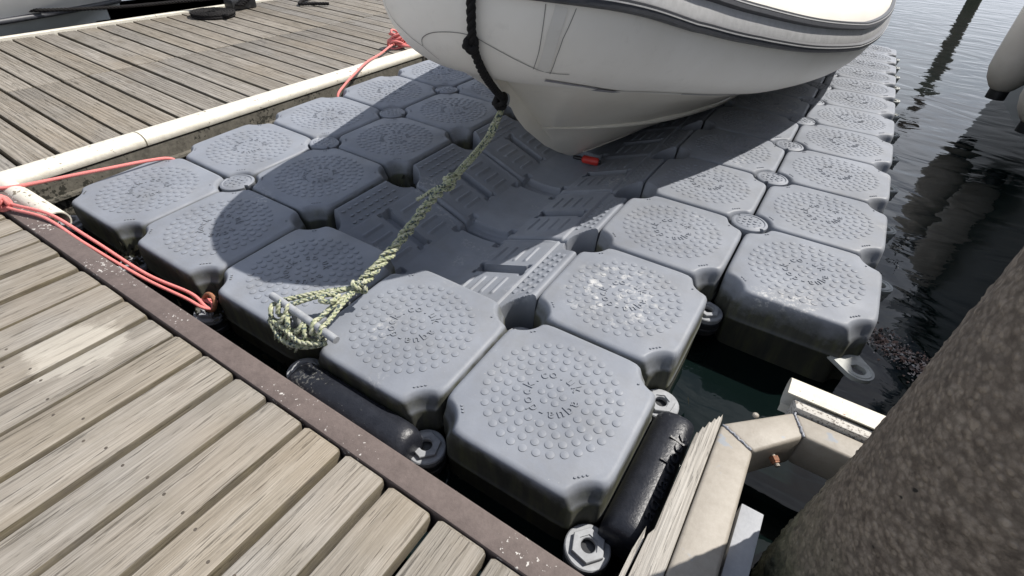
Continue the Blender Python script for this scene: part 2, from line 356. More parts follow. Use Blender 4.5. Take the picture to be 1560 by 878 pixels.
M = dict(
    float=m_float(), cradle=m_float('cradle_plastic', False),
    nut=m_simple('pale_grey_nylon', (0.27, 0.28, 0.295), 0.5, 0.2, 40),
    lug=m_simple('weathered_lug_plastic', (0.40, 0.41, 0.39), 0.55, 0.25, 25),
    dark=m_simple('dark_wet_plastic', (0.025, 0.026, 0.028), 0.35, 0.3, 30),
    bumper=m_speckle('black_bumper_rubber', (0.009, 0.010, 0.014), (0.022, 0.024, 0.031), (0.10, 0.10, 0.095), 110, 0.72, 0.36),
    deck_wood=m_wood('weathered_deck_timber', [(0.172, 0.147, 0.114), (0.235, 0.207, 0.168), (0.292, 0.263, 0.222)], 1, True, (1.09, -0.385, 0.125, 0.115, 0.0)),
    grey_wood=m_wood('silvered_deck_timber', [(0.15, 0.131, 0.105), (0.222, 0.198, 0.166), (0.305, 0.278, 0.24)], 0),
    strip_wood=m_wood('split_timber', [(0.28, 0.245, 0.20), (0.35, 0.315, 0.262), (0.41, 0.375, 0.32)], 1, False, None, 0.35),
    steel=m_speckle('brown_coated_steel', (0.085, 0.066, 0.060), (0.145, 0.115, 0.105), (0.50, 0.48, 0.45), 85, 0.70),
    rubber=m_speckle('white_edge_rubber', (0.52, 0.49, 0.41), (0.70, 0.67, 0.59), (0.20, 0.17, 0.12), 45, 0.68, 0.5),
    fascia=m_speckle('grimy_fascia', (0.05, 0.046, 0.037), (0.16, 0.148, 0.122), (0.025, 0.024, 0.018), 60, 0.60, 0.8),
    joist=m_simple('dark_underframe', (0.03, 0.027, 0.022), 0.8, 0.3, 20),
    screw=m_simple('rusty_screw', (0.09, 0.075, 0.06), 0.6, 0.3, 50, metal=0.3),
    tube=m_boat('cream_white_tube_fabric', (0.74, 0.705, 0.63), (0.82, 0.79, 0.725)),
    hull=m_boat('white_gelcoat', (0.70, 0.655, 0.555), (0.80, 0.76, 0.665), 0.3),
    strake_dark=m_simple('charcoal_rubber', (0.045, 0.047, 0.054), 0.5, 0.15, 30),
    strake_pale=m_simple('pale_grey_rubber', (0.42, 0.42, 0.42), 0.5, 0.12, 30),
    tape=m_simple('grey_repair_tape', (0.24, 0.235, 0.25), 0.6, 0.2, 60),
    seam=m_simple('seam_glue', (0.20, 0.19, 0.175), 0.7, 0.2, 40),
    patch=m_boat('patch_fabric', (0.60, 0.575, 0.52), (0.72, 0.70, 0.65)),
    black_rope=m_simple('black_rope_fibre', (0.014, 0.013, 0.013), 0.85, 0.4, 300, 0.5, 0.2),
    red_rope=m_simple('faded_red_rope', (0.62, 0.20, 0.185), 0.8, 0.3, 420, 0.4, 0.3),
    green_rope=m_flecked('green_flecked_rope', [(0.0, (0.36, 0.37, 0.24)), (0.40, (0.27, 0.30, 0.18)), (0.56, (0.43, 0.43, 0.33)), (0.82, (0.07, 0.095, 0.095))], 170),
    red=m_simple('red_plastic', (0.55, 0.04, 0.03), 0.4, 0.15, 20),
    alu=m_speckle('tarnished_aluminium', (0.24, 0.215, 0.18), (0.33, 0.302, 0.262), (0.24, 0.255, 0.275), 14, 0.68, 0.5),
    weld=m_simple('weld_metal', (0.22, 0.23, 0.26), 0.6, 0.2, 80),
    plate=m_speckle('grey_wear_plate', (0.26, 0.27, 0.29), (0.34, 0.35, 0.37), (0.42, 0.42, 0.43), 60, 0.68, 0.6),
    speck_timber=m_speckle('painted_timber', (0.45, 0.43, 0.39), (0.55, 0.53, 0.49), (0.20, 0.18, 0.16), 140, 0.56),
    rust=m_simple('rusty_bolt', (0.24, 0.10, 0.05), 0.75, 0.4, 120, 0.5),
    pile=m_pile(), water=m_water(),
    topside=m_boat('moored_hull_gelcoat', (0.62, 0.63, 0.63), (0.74, 0.75, 0.75), 0.25),
    lower_hull=m_boat('grey_hull_bottom', (0.40, 0.42, 0.42), (0.52, 0.54, 0.54), 0.4),
    shaded_hull=m_boat('green_shaded_hull', (0.035, 0.05, 0.045), (0.06, 0.075, 0.068), 0.3),  # hull shade put into the colour so its reflection comes out dark
    glass=m_simple('dark_window', (0.02, 0.025, 0.03), 0.08, 0.1, 5, 0),
    fender=m_boat('beige_fender', (0.55, 0.50, 0.43), (0.68, 0.64, 0.57), 0.45),
    weed=m_simple('dark_seaweed', (0.022, 0.022, 0.014), 0.35, 0.5, 60, 0.3),
    debris=m_flecked('floating_debris', [(0.0, (0.30, 0.20, 0.16)), (0.3, (0.12, 0.09, 0.08)), (0.6, (0.52, 0.44, 0.40)), (0.85, (0.7, 0.66, 0.62))], 60),
)

# ------------------------------------------------------------------ setting
def build_water():
    s = 300
    obj('water', mesh('water', [(-s, -s, 0), (s, -s, 0), (s, s, 0), (-s, s, 0)], [(0, 1, 2, 3)], M['water']), loc=(0, 0, WATER), kind='structure')
build_water()

def plank_mesh(name, length, width, th, m, axis, grooves=0):
    """plank lying along axis, origin at centre of its top"""
    hw = width/2; pts = []
    b = 0.006 if grooves else 0.0055
    prof = [(-hw, -th), (-hw, -b), (-hw+b*0.35, -b*0.3), (-hw+b, 0)]
    if grooves:
        gw = (width-2*b)/grooves
        for g in range(1, grooves):
            x = -hw+b+g*gw
            prof += [(x-0.004, 0), (x-0.0015, -0.0017), (x+0.0015, -0.0017), (x+0.004, 0)]
    prof += [(hw-b, 0), (hw-b*0.35, -b*0.3), (hw, -b), (hw, -th)]
    n = len(prof); V = []
    st = [(-length/2, 0.006), (-length/2+0.006, 0.0), (length/2-0.006, 0.0), (length/2, 0.006)]
    for s, e in st:
        for (x, z) in prof:
            xx = x*(1-e/hw); zz = z-(e*0.6 if z > -th+1e-6 else 0)
            V.append((s, xx, zz) if axis == 0 else (-xx, s, zz))
    F = grid_faces(4, n, closed_v=True)
    F += [tuple(range(n)), tuple(3*n+j for j in range(n))[::-1]]
    me = mesh(name, V, F, m, 35); 
    bm = bmesh.new(); bm.from_mesh(me); bmesh.ops.recalc_face_normals(bm, faces=bm.faces); bm.to_mesh(me); bm.free()
    return me
def profile_extrude(prof, a, b, m, name, smooth=40, closed=True):
    """prof: list of (offset_vector) 3-D points; extruded from a to b"""
    n = len(prof); a = Vector(a); b = Vector(b)
    V = [Vector(p)+a for p in prof]+[Vector(p)+b for p in prof]
    F = [(j, (j+1) % n, n+(j+1) % n, n+j) for j in range(n if closed else n-1)]
    if closed: F += [tuple(range(n))[::-1], tuple(range(n, 2*n))]
    me = mesh(name, V, F, m, smooth)
    bm = bmesh.new(); bm.from_mesh(me); bmesh.ops.recalc_face_normals(bm, faces=bm.faces); bm.to_mesh(me); bm.free()
    return me
def hollow_d(mbx, frame, length0, length1, pts, th):
    """open rubber section: list of 2-D (o,z) points given thickness th; frame=(origin, along, out)"""
    O, A, D = frame; pts = np.asarray(pts, float)
    t = np.gradient(pts, axis=0); nrm = np.stack([-t[:, 1], t[:, 0]], 1); nrm /= np.linalg.norm(nrm, axis=1)[:, None]
    inner = pts-nrm*th
    loop = np.vstack([pts, inner[::-1]]); n = len(loop); V = []
    for s in (length0, length1):
        for o, z in loop:
            p = O+A*s+D*o; V.append((p.x, p.y, p.z+z))
    F = [(j, (j+1) % n, n+(j+1) % n, n+j) for j in range(n)]
    k = len(pts)
    for base in (0, n):
        for j in range(k-1): F.append((base+j, base+j+1, base+n-2-j, base+n-1-j))
    mbx.add(V, F)
def fix_normals(me):
    bm = bmesh.new(); bm.from_mesh(me); bmesh.ops.recalc_face_normals(bm, faces=bm.faces); bm.to_mesh(me); bm.free(); return me

def screw_mesh():
    mb = MB(); disc(mb, (0, 0), 0.0038, -0.004, 0.0006, 10, 0.0, 0.0005); return mb.mesh('screw', M['screw'], 40)
SCREW = screw_mesh()
def near_pontoon():
    P = obj('walkway_pontoon', None, loc=(0, 0, 0), label='pontoon walkway of sandy weathered planks with brown steel edge in the foreground', cat='pontoon')
    pitch = 0.1363; y0 = -0.208; ln = 2.0
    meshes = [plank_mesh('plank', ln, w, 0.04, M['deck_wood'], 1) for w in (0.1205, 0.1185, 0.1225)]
    x0 = 2.357-0.0681; k = 0
    for i in range(-24, 9):
        x = x0+i*pitch
        if x < -0.9 or x > 3.45: continue
        o = obj('plank', random.choice(meshes), P, (x+random.uniform(-.002, .002), y0-ln/2-random.uniform(0, .006), DECK+random.uniform(-.0025, .0025)),
                (random.uniform(-.002, .002), random.uniform(-.012, .012), random.uniform(-.004, .004)))
        for yy in (0.30, 0.9):
            for dx in (-0.035, 0.035):
                obj('screw', SCREW, o, (dx+random.uniform(-.008, .008), ln/2-yy+random.uniform(-.02, .02), 0.0))
        k += 1
    # steel channel along the edge
    bm = box_bm(4.6, 0.064, 0.13, 0.006, 2); me = bm_mesh(bm, 'edge_beam', M['steel'])
    obj('edge_beam', me, P, (1.25, -0.170, DECK+0.004-0.065), (0, 0, -0.004))
    for yy in (-0.5, -1.1, -1.9):
        obj('joist', bm_mesh(box_bm(4.4, 0.08, 0.12, 0.004, 1), 'joist', M['joist']), P, (1.25, yy, DECK-0.105))
    for xx in (-0.4, 1.5, 3.2):
        obj('float_tank', bm_mesh(box_bm(1.2, 1.5, 0.34, 0.04, 2), 'float_tank', M['joist']), P, (xx, -1.2, -0.34))
    # white rubber section that stops at the corner
    mb = MB(); th = np.linspace(-0.35*np.pi, 1.12*np.pi, 16)
    pts = [(0.032+0.034*math.cos(t), -0.032+0.034*math.sin(t)) for t in th]
    hollow_d(mb, (Vector((0.318, -0.138, DECK+0.012)), Vector((-1, 0.0, 0)), Vector((0, 1, 0))), 0, 1.1, pts, 0.005)
    obj('edge_rubber', fix_normals(mb.mesh('edge_rubber', M['rubber'], 50)), P, label='white hollow rubber edging with open cut end')
near_pontoon()

def left_pontoon():
    ang = 0.048
    P = obj('walkway_pontoon', None, loc=(-0.112, 0.30, 0), rot=(0, 0, ang), label='pontoon walkway of grey grooved planks with white rubber edge, behind the floats on the left', cat='pontoon')
    # local: y along the edge, -x into the deck
    pitch = 0.1455
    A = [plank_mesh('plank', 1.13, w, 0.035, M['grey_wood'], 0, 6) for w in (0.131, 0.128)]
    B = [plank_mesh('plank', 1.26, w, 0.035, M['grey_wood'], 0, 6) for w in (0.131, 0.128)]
    for i in range(-8, 62):
        y = 0.035+i*pitch
        jit = random.uniform(-.004, .004)
        sk = -0.102; jx = -0.125-1.13
        for ms, off in ((A, 1.13/2+.003), (B, -1.26/2-.003)):
            obj('plank', random.choice(ms), P, (jx+off*math.cos(sk), y+off*math.sin(sk)+jit+random.uniform(-.003, .003), DECK+random.uniform(-.002, .002)),
                (random.uniform(-.008, .008), random.uniform(-.0015, .0015), sk+random.uniform(-.003, .003)))
    prof = [(-0.135, 0.010), (-0.128, 0.018), (-0.11, 0.024), (-0.08, 0.025), (-0.052, 0.018), (-0.034, 0.004), (-0.029, -0.014), (-0.034, -0.030), (-0.05, -0.038), (-0.135, -0.038)]
    for a, b in ((-1.3, 0.165), (0.172, 2.93), (2.937, 9.0)):
        obj('edge_rubber', profile_extrude([(x, 0, z+DECK-0.004) for x, z in prof], (0, a, 0), (0, b, 0), M['rubber'], 'edge_rubber', 45), P)
    fp = [(-0.12, -0.043), (-0.040, -0.043), (-0.036, -0.120), (-0.012, -0.123), (-0.010, -0.134), (-0.036, -0.138), (-0.036, -0.30), (-0.12, -0.30)]
    obj('fascia', profile_extrude([(x, 0, z+DECK) for x, z in fp], (0, -1.3, 0), (0, 9.0, 0), M['fascia'], 'fascia', 30), P)
    wf = [(0, 0.012), (-0.012, 0.018), (-0.045, 0.016), (-0.06, 0.0), (-0.062, -0.04), (-0.05, -0.06), (0, -0.06)]
    obj('edge_rubber', profile_extrude([(x-2.53, 0, z+DECK) for x, z in wf], (0, -1.3, 0), (0, 9.0, 0), M['rubber'], 'edge_rubber', 45), P)
    for x in (-0.35, -1.2, -2.1):
        obj('joist', bm_mesh(box_bm(0.09, 10.2, 0.12, 0.004, 1), 'joist', M['joist']), P, (x, 3.9, DECK-0.10))
    for y in (0.2, 3.4, 6.6):
        obj('float_tank', bm_mesh(box_bm(2.0, 1.6, 0.34, 0.04, 2), 'float_tank', M['joist']), P, (-1.3, y, -0.34))
left_pontoon()

# ------------------------------------------------------------------ floating dock
def outline(half, rc, ncor=14, nedge=10, sm=2):
    pts = []
    for q in range(4):
        c, s = math.cos(q*math.pi/2), math.sin(q*math.pi/2)
        t0 = math.asin(min(0.99, (0.25-half)/rc))
        loc = []
        for k in range(ncor):
            t = (math.pi/2-t0)-(math.pi/2-2*t0)*k/(ncor-1)   # from right edge to top edge, counter-clockwise
            loc.append((0.25-rc*math.cos(t), 0.25-rc*math.sin(t)))
        # right edge is entered at larger sin (lower y)
        e0 = loc[-1]
        x1 = -(0.25-rc*math.cos(t0))
        a = (0.25-rc*math.cos(math.pi/2-t0), 0.25-rc*math.sin(math.pi/2-t0))
        for k in range(1, nedge):
            f = k/nedge; loc.append((e0[0]+(-e0[0]*2)*f if False else e0[0]*(1-f)+(-e0[0])*f, half)) if False else None
        pts.append([(x*c-y*s, x*s+y*c) for x, y in [(0.25-rc*math.cos(math.pi/2-t), 0.25-rc*math.sin(math.pi/2-t)) for t in np.linspace(t0, math.pi/2-t0, ncor)]])
    # pts[q] runs from the right edge of its corner... order and join with straight edges
    out = []
    for q in range(4):
        arc = pts[q]
        # orient so that it goes counter-clockwise
        if (arc[0][0]*arc[-1][1]-arc[0][1]*arc[-1][0]) < 0: arc = arc[::-1]
        out += arc
        nx = pts[(q+1) % 4]
        if (nx[0][0]*nx[-1][1]-nx[0][1]*nx[-1][0]) < 0: nx = nx[::-1]
        for k in range(1, nedge):
            f = k/nedge; out.append((arc[-1][0]*(1-f)+nx[0][0]*f, arc[-1][1]*(1-f)+nx[0][1]*f))
    P = np.array(out)
    for _ in range(sm): P = 0.5*P+0.25*(np.roll(P, 1, 0)+np.roll(P, -1, 0))
    return P
def flat_float_mesh():
    rings = [(.019, .098, 0), (.0125, .0945, -.001), (.0068, .0910, -.0038), (.0026, .0870, -.0085), (.0006, .0830, -.015), (0, .0795, -.024), (0, .0745, -.038), (0, .0680, -.052), (0, .0620, -.062), (-.0005, .060, -.126),
             (-.003, .060, -.129), (-.003, .060, -.136), (0, .060, -.139), (.002, .064, -.25), (.012, .07, -.33), (.035, .09, -.39)]
    V = []; n = 0
    for e, rc, z in rings:
        o = outline(0.2465-e, rc); n = len(o); V += [(x, y, z) for x, y in o]
    F = [(f[3], f[2], f[1], f[0])[::-1] for f in grid_faces(len(rings), n, closed_v=True)]
    F.append(tuple(range(n)))
    return fix_normals(mesh('dock_float', V, F, M['float'], 50))
def stud(mb, x, y, r=0.0115, h=0.0019, z=0.0, n=14):
    th = np.linspace(0, 2*np.pi, n, endpoint=False)
    prof = [(r, -0.001), (r*0.97, h*0.75), (r*0.88, h)]
    V = [(x+p[0]*math.cos(t), y+p[0]*math.sin(t), z+p[1]) for p in prof for t in th]
    F = [(f[3], f[2], f[1], f[0]) for f in grid_faces(3, n, closed_v=True)]+[tuple(2*n+j for j in range(n))]
    mb.add(V, F)
def stud_mesh():
    mb = MB()
    stud(mb, 0, 0, .0125)
    for r, n, ph in ((0.031, 6, 0.2), (0.101, 18, 0.0), (0.1295, 23, 0.1), (0.158, 28, 0.0), (0.1865, 33, 0.05)):
        for k in range(n):
            a = 2*math.pi*k/n+ph; stud(mb, r*math.cos(a), r*math.sin(a), .0102 if r < .05 else .0112)
    for q in range(4):
        for k in range(q+1):
            a = q*math.pi/2; x, y = 0.186-k*0.0075, 0.165+k*0.0075
            stud(mb, x*math.cos(a)-y*math.sin(a), x*math.sin(a)+y*math.cos(a), 0.0034, 0.003, 0, 8)
    return fix_normals(mb.mesh('grip_studs', M['float'], 50))
def text_mesh(body, size, ext, name, m, offset=0.0):
    cu = bpy.data.curves.new('t', 'FONT'); cu.body = body; cu.size = size; cu.extrude = ext; cu.align_x = 'CENTER'; cu.offset = offset
    cu.bevel_depth = 0.0; cu.resolution_u = 3
    o = bpy.data.objects.new('t', cu); COL.objects.link(o)
    dg = bpy.context.evaluated_depsgraph_get(); dg.update()
    me = bpy.data.meshes.new_from_object(o.evaluated_get(dg)); me.name = name
    bpy.data.objects.remove(o); bpy.data.curves.remove(cu)
    me.materials.clear(); me.materials.append(m)
    return me
def ring_text():
    word = 'aqua-dock.co.uk'; mb = MB(); r = 0.0585
    for k, ch in enumerate(word):
        a = -2*math.pi*k/16.0+0.05
        me = text_mesh(ch, 0.043, 0.0018, 'c', M['float'], 0.0)
        rot = Matrix.Rotation(a-math.pi/2, 4, 'Z'); pos = Vector((r*math.cos(a), r*math.sin(a), 0.0010))
        V = [rot @ v.co+pos for v in me.vertices]; F = [tuple(p.vertices) for p in me.polygons]
        mb.add(V, F); bpy.data.meshes.remove(me)
    return mb.mesh('lettering', M['float'], None)
def sstep(a, b, x): t = np.clip((x-a)/(b-a), 0, 1); return t*t*(3-2*t)
def vee_mesh():
    nu, nv = 241, 121
    u = np.linspace(-.4965, .4965, nu); w = np.linspace(-.2465, .2465, nv)
    U, W = np.meshgrid(u, w, indexing='ij'); a = np.abs(U); aw = np.abs(W)
    z = np.where(a > .12, -.150+(a-.12)/.38*.145, -.150-.012*(1-(a/.12)**2))
    z = z-.010*sstep(.375, .385, a)+.012*sstep(.39, .5, a)
    def band(x, lo, hi, s=.006): return sstep(lo-s/2, lo+s/2, x)*(1-sstep(hi-s/2, hi+s/2, x))
    z -= .036*band(a, .145, .36)*band(aw, -1, .024)
    z -= .030*(band(a, .135, .150)+band(a, .352, .366))*band(aw, .018, .036)
    for c in (.168, .218, .268, .318): z += .007*band(a, c-.006, c+.006, .008)*band(aw, .062, .17, .012)
    z -= .034*band(a, -1, .108, .012)*sstep(.198, .212, aw)
    z -= .020*(band(a, .095, .125, .008))*band(aw, .17, .205, .008)
    z += .010*band(a, .125, .5, .02)*band(aw, .222, .3, .010)*(1-sstep(.33, .37, a))*0.4
    ed = np.minimum(.2465-aw, .4965-a); z -= .022*(1-np.sqrt(np.clip(1-(1-np.clip(ed/.022, 0, 1))**2, 0, 1)))
    cd = np.hypot(.5-a, .25-aw); z -= .22*(1-sstep(.078, .098, cd))
    V = [(U[i, j], W[i, j], z[i, j]) for i in range(nu) for j in range(nv)]
    F = grid_faces(nu, nv)
    rim = [i*nv for i in range(nu)]+[(nu-1)*nv+j for j in range(1, nv)]+[i*nv+nv-1 for i in range(nu-2, -1, -1)]+[j for j in range(nv-2, 0, -1)]
    k = len(V)
    for i in rim: V.append((V[i][0], V[i][1], -.36))
    n = len(rim)
    for j in range(n): F.append((rim[j], k+j, k+(j+1) % n, rim[(j+1) % n]))
    me = mesh('cradle_float', V, F, M['cradle'], 40); mb = MB()
    for s in (-1, 1):
        for i, x in enumerate((.402, .432, .462)):
            for y in np.arange(-.135+(.018 if i % 2 else 0), .14, .036):
                zz = -.150+(x-.12)/.38*.145-.010+.012*float(sstep(.39, .5, np.array(x)))
                stud(mb, s*x, y, .0108, .0015, zz, 12)
    return fix_normals(me), fix_normals(mb.mesh('grip_studs', M['float'], 50))
def lug_mesh():
    """ring tab: origin at the hole, arm pointing +x to the float"""
    V = []; n = 20; ro, ri = .048, .024; t = .016
    mb = MB(); th = np.linspace(math.pi*0.5, math.pi*1.5, n)
    outer = [(ro*math.cos(a), ro*math.sin(a)) for a in th]+[(.10, -ro*1.15), (.10, ro*1.15)]
    inner = []
    for x, y in outer:
        d = math.hypot(x, y); inner.append((x/d*ri, y/d*ri))
    k = len(outer)
    for z in (0, t):
        V += [(x, y, z) for x, y in outer]+[(x, y, z) for x, y in inner]
    F = []
    for j in range(k):
        q = (j+1) % k
        F += [(2*k+j, 2*k+q, 3*k+q, 3*k+j), (j, k+j, k+q, q), (j, q, 2*k+q, 2*k+j), (k+j, 3*k+j, 3*k+q, k+q)]
    mb.add(V, F)
    # raised rim
    rim = [(x*0.80, y*0.80) for x, y in outer[:n]]
    tube(mb, [(x, y, t) for x, y in rim], .0035, 6)
    return fix_normals(mb.mesh('lug', M['lug'], 40))
def nut_mesh():
    mb = MB()
    disc(mb, (0, 0), .056, -.012, .006, 32, .020, .003)
    # hex collar
    th = np.linspace(0, 2*np.pi, 6, endpoint=False)
    for r0, r1, z0, z1 in ((.043, .025, .004, .018),):
        prof = [(r0, z0), (r0, z1-.002), (r0-.002, z1), (r1, z1)]
        V = []; 
        for r, z in prof: V += [(r*math.cos(a), r*math.sin(a), z) for a in th]
        F = [(f[3], f[2], f[1], f[0]) for f in grid_faces(len(prof), 6, closed_v=True)]
        mb.add(V, F)
    disc(mb, (0, 0), .030, .004, .015, 24, .018, .002)
    return fix_normals(mb.mesh('washer_nut', M['nut'], 35))
def stack_mesh():
    mb = MB()
    for k, r in enumerate((.050, .056, .052, .058)): disc(mb, (0, 0), r, -.075+k*.016, -.060+k*.016, 24, 0, .002)
    disc(mb, (0, 0), .0205, -.06, -.002, 16)
    return fix_normals(mb.mesh('lug_stack', M['dark'], 40))
def pin_mesh():
    mb = MB(); r = .0725
    th = np.linspace(0, 2*np.pi, 48, endpoint=False); prof = [(r-.006, -.05), (r, -.012), (r, -.004), (r-.004, -.0006), (r-.011, 0), (r-.014, -.003), (r-.018, -.003), (r-.021, -.0005), (r-.026, 0)]
    V = []
    for i, (p, z) in enumerate(prof):
        for t in th:
            rr = p
            for na in (0.9, 0.9+math.pi):
                d = abs((t-na+math.pi) % (2*math.pi)-math.pi)
                if d < .10: rr = min(rr, r-.015)
            V.append((rr*math.cos(t), rr*math.sin(t), z))
    F = [(f[3], f[2], f[1], f[0]) for f in grid_faces(len(prof), 48, closed_v=True)]+[tuple((len(prof)-1)*48+j for j in range(48))]
    mb.add(V, F)
    for k in range(6): stud(mb, .024*math.cos(k*math.pi/3), .024*math.sin(k*math.pi/3), .0075, .003, 0, 10)
    stud(mb, 0, 0, .0075, .003, 0, 10)
    for k in range(10): stud(mb, .043*math.cos(k*math.pi/5), .043*math.sin(k*math.pi/5), .004, .002, 0, 8)
    return fix_normals(mb.mesh('connector_pin', M['float'], 40))
def bumper_mesh(text):
    """half round bumper lying along +y, length .40, origin at middle of its axis"""
    mb = MB(); n = 25; secs = []
    ys = np.r_[-.213, -.211, -.205, -.195, -.180, np.linspace(-.16, .16, 9), .180, .195, .205, .211, .213]
    kk = np.r_[.55, .66, .80, .92, .985, np.ones(9), .985, .92, .80, .66, .55]
    th = np.linspace(0, 2*np.pi, n-1, endpoint=False); V = []
    for y, k in zip(ys, kk):
        for t in th:
            c, s = math.cos(t), math.sin(t)
            rx = .058*(abs(c)**.6)*(1 if c > 0 else -1); rz = .064*(abs(s)**.6)*(1 if s > 0 else -1)
            rz -= max(0, -c)*.022 if s > 0 else 0      # top slopes down towards the float
            V.append((rx*(0.6+.4*k), y, rz*k-(1-k)*.012))
    F = grid_faces(len(ys), n-1, closed_v=True)+[tuple(range(n-1)), tuple((len(ys)-1)*(n-1)+j for j in range(n-1))]
    mb.add(V, F)
    # flat lower flange
    me0 = mb.mesh('bumper', M['bumper'], 50)
    return fix_normals(me0)
def floating_dock():
    D = obj('floating_dock', None, loc=(0, 0, 0), label='modular floating dock of grey plastic cubes with a sunken cradle under the inflatable boat', cat='floating dock')
    FL = flat_float_mesh(); ST = stud_mesh(); TX = ring_text(); VE, VS = vee_mesh(); LG = lug_mesh(); NU = nut_mesh(); SK = stack_mesh(); PN = pin_mesh()
    def place(name, me, x, y, dz=0.0, rz=0.0, parent=D, jit=0.0):
        a, b = tilt(x, y)
        return obj(name, me, parent, (x, y, zd(x, y)+dz), (a+random.uniform(-jit, jit), b+random.uniform(-jit, jit), rz))
    rows = 13
    for r in range(rows):
        cols = [0, 1, 2, 3, 4] if r == 0 else ([0, 1, 4] if r == 1 else [0, 1, 4, 5])
        for c in cols:
            o = place('dock_float', FL, c*.5+.25, r*.5+.25, 0, 0, jit=.004)
            s = obj('grip_studs', ST, o, (0, 0, 0)); s['kind'] = 'stuff'
            obj('lettering', TX, o, (0, 0, 0), (0, 0, random.uniform(-.05, .05)))
        if r >= 1:
            v = place('cradle_float', VE, 1.5, r*.5+.25)
            s = obj('grip_studs', VS, v, (0, 0, 0)); s['kind'] = 'stuff'
    for r in range(1, rows):
        place('connector_pin', PN, .5, r*.5, -.0015, random.uniform(0, 6))
        if r >= 3: place('connector_pin', PN, 2.5, r*.5, -.0015, random.uniform(0, 6))
    spots = [(x, 0.0) for x in (0, .5, 1, 1.5, 2, 2.5)]+[(2.5, .5), (2.5, 1.0), (2.0, .5), (1.0, .5)]+[(0, .5), (0, 1.0), (0, 1.5)]+[(q, y*.5) for q in (1.0, 2.0) for y in range(2, 7)]
    for x, y in spots:
        n = place('washer_nut', NU, x, y, -.135, random.uniform(0, 1))
        place('lug_stack', SK, x, y, -.135)
    # open lugs along the outer side
    for r in range(2, rows+1):
        y = r*.5
        if r == 2:
            l = place('lug', LG, 2.998, .992, -.150, R(135))
        else:
            for k, dz in enumerate((-.158, -.138, -.118)): place('lug', LG, 3.012+.004*k, y, dz, math.pi)
    # black bumpers
    BM = bumper_mesh(False)
    b1 = obj('bumper', BM, D, (2.560, .245, -.145), (0, 0, 0), label='black rubber bumper with raised lettering')
    lt = text_mesh('aqua-dock', .060, .0030, 'lettering', M['bumper'], 0.0)
    for v in lt.vertices:
        x, y, z = v.co; ang = R(60)+(y-.012)/.058     # wrap over the round top
        c_, s_ = math.cos(ang), math.sin(ang); k_ = 1+z*14+.012
        v.co = Vector((.058*abs(c_)**.6*(1 if c_ > 0 else -1)*k_, x*1.12-.01, .064*abs(s_)**.6*k_-max(0, -c_)*.022))
    obj('lettering', lt, b1, (0, 0, 0.002))
    b2 = obj('bumper', BM, D, (1.762, -.050, -.150), (0, 0, R(90))); b2.scale = (1, 1.08, 1)
    # deck cleat pinned over the joint of two front floats
    mb = MB(); tube(mb, resample([(-.150, 0, .050), (-.08, 0, .050), (.08, 0, .046), (.150, 0, .043)], .02), [.009]*2+[.0125]*12+[.009]*2 if False else .0118, 12)
    for s in (-.045, .045): tube(mb, [(s, 0, .048), (s*.9, 0, .01), (s*.8, 0, -.05)], .011, 10)
    obj('cleat', fix_normals(mb.mesh('cleat', M['nut'], 50)), D, (1.505, .040, -.018), (0, .02, R(-3)), label='light grey horn cleat with rope wound round it')
    # weed hanging at the joints
    mb = MB()
    for (cx, cy, sx, sy, z0, n) in ((.5, .012, .05, .02, -.11, 60), (1.0, .012, .05, .02, -.12, 90), (2.6, .05, .03, .18, -.2, 240), (1.75, .0, .2, .03, -.19, 160), (1.06, 1.02, .04, .02, -.12, 40)):
        for _ in range(n):
            x = cx+rng.normal()*sx; y = cy+rng.normal()*sy; z = z0+zd(x, y)+rng.normal()*.018
            s = rng.uniform(.005, .014); a = rng.uniform(0, 6.28); h = rng.uniform(.006, .03)
            dx, dy = s*math.cos(a), s*math.sin(a); lx, ly = rng.normal()*.008, rng.normal()*.008
            mb.add([(x-dx, y-dy, z), (x+dx, y+dy, z), (x+dx*.3+lx, y+dy*.3+ly, z+h), (x-dx*.4+lx, y-dy*.4+ly, z+h*.9)], [(0, 1, 2, 3)])
    w = obj('seaweed', mb.mesh('seaweed', M['weed']), D); w['kind'] = 'stuff'
    return D
floating_dock()

# ------------------------------------------------------------------ the inflatable boat
TC = [(1.5, .985, .80), (1.58, .99, .80), (1.67, 1.04, .79), (1.755, 1.18, .765), (1.825, 1.36, .725), (1.89, 1.55, .69), (1.97, 1.75, .65), (2.08, 2.02, .605), (2.2, 2.36, .56), (2.31, 2.8, .52), (2.39, 3.25, .49), (2.44, 3.8, .47), (2.46, 4.6, .455), (2.46, 6.75, .415)]
TR = .270
def tube_path():
    P = np.array(TC); full = np.vstack([P[::-1]*[1, 1, 1]*1.0, P[1:]])
    half = resample(TC, .045)
    mir = half.copy(); mir[:, 0] = 3.0-mir[:, 0]
    Q = np.vstack([mir[::-1], half[1:]])
    for _ in range(3):
        Q[1:-1] = .5*Q[1:-1]+.25*(Q[:-2]+Q[2:])
    return Q
TQ = tube_path(); TMID = len(TQ)//2
def tframes():
    T = np.gradient(TQ, axis=0); T /= np.linalg.norm(T, axis=1)[:, None]
    Z = np.array([0, 0, 1.0]); out = np.cross(T, Z); out /= np.linalg.norm(out, axis=1)[:, None]
    up = np.cross(out, T)
    return T, out, up
TT, TO, TU = tframes()
if np.dot(TO[TMID], (0, -1, 0)) < 0: TO = -TO
trad = np.full(len(TQ), TR)
nend = 9
for i in range(nend):
    f = math.sqrt(max(0.02, 1-(1-i/nend)**2)); trad[i] *= f; trad[-1-i] *= f
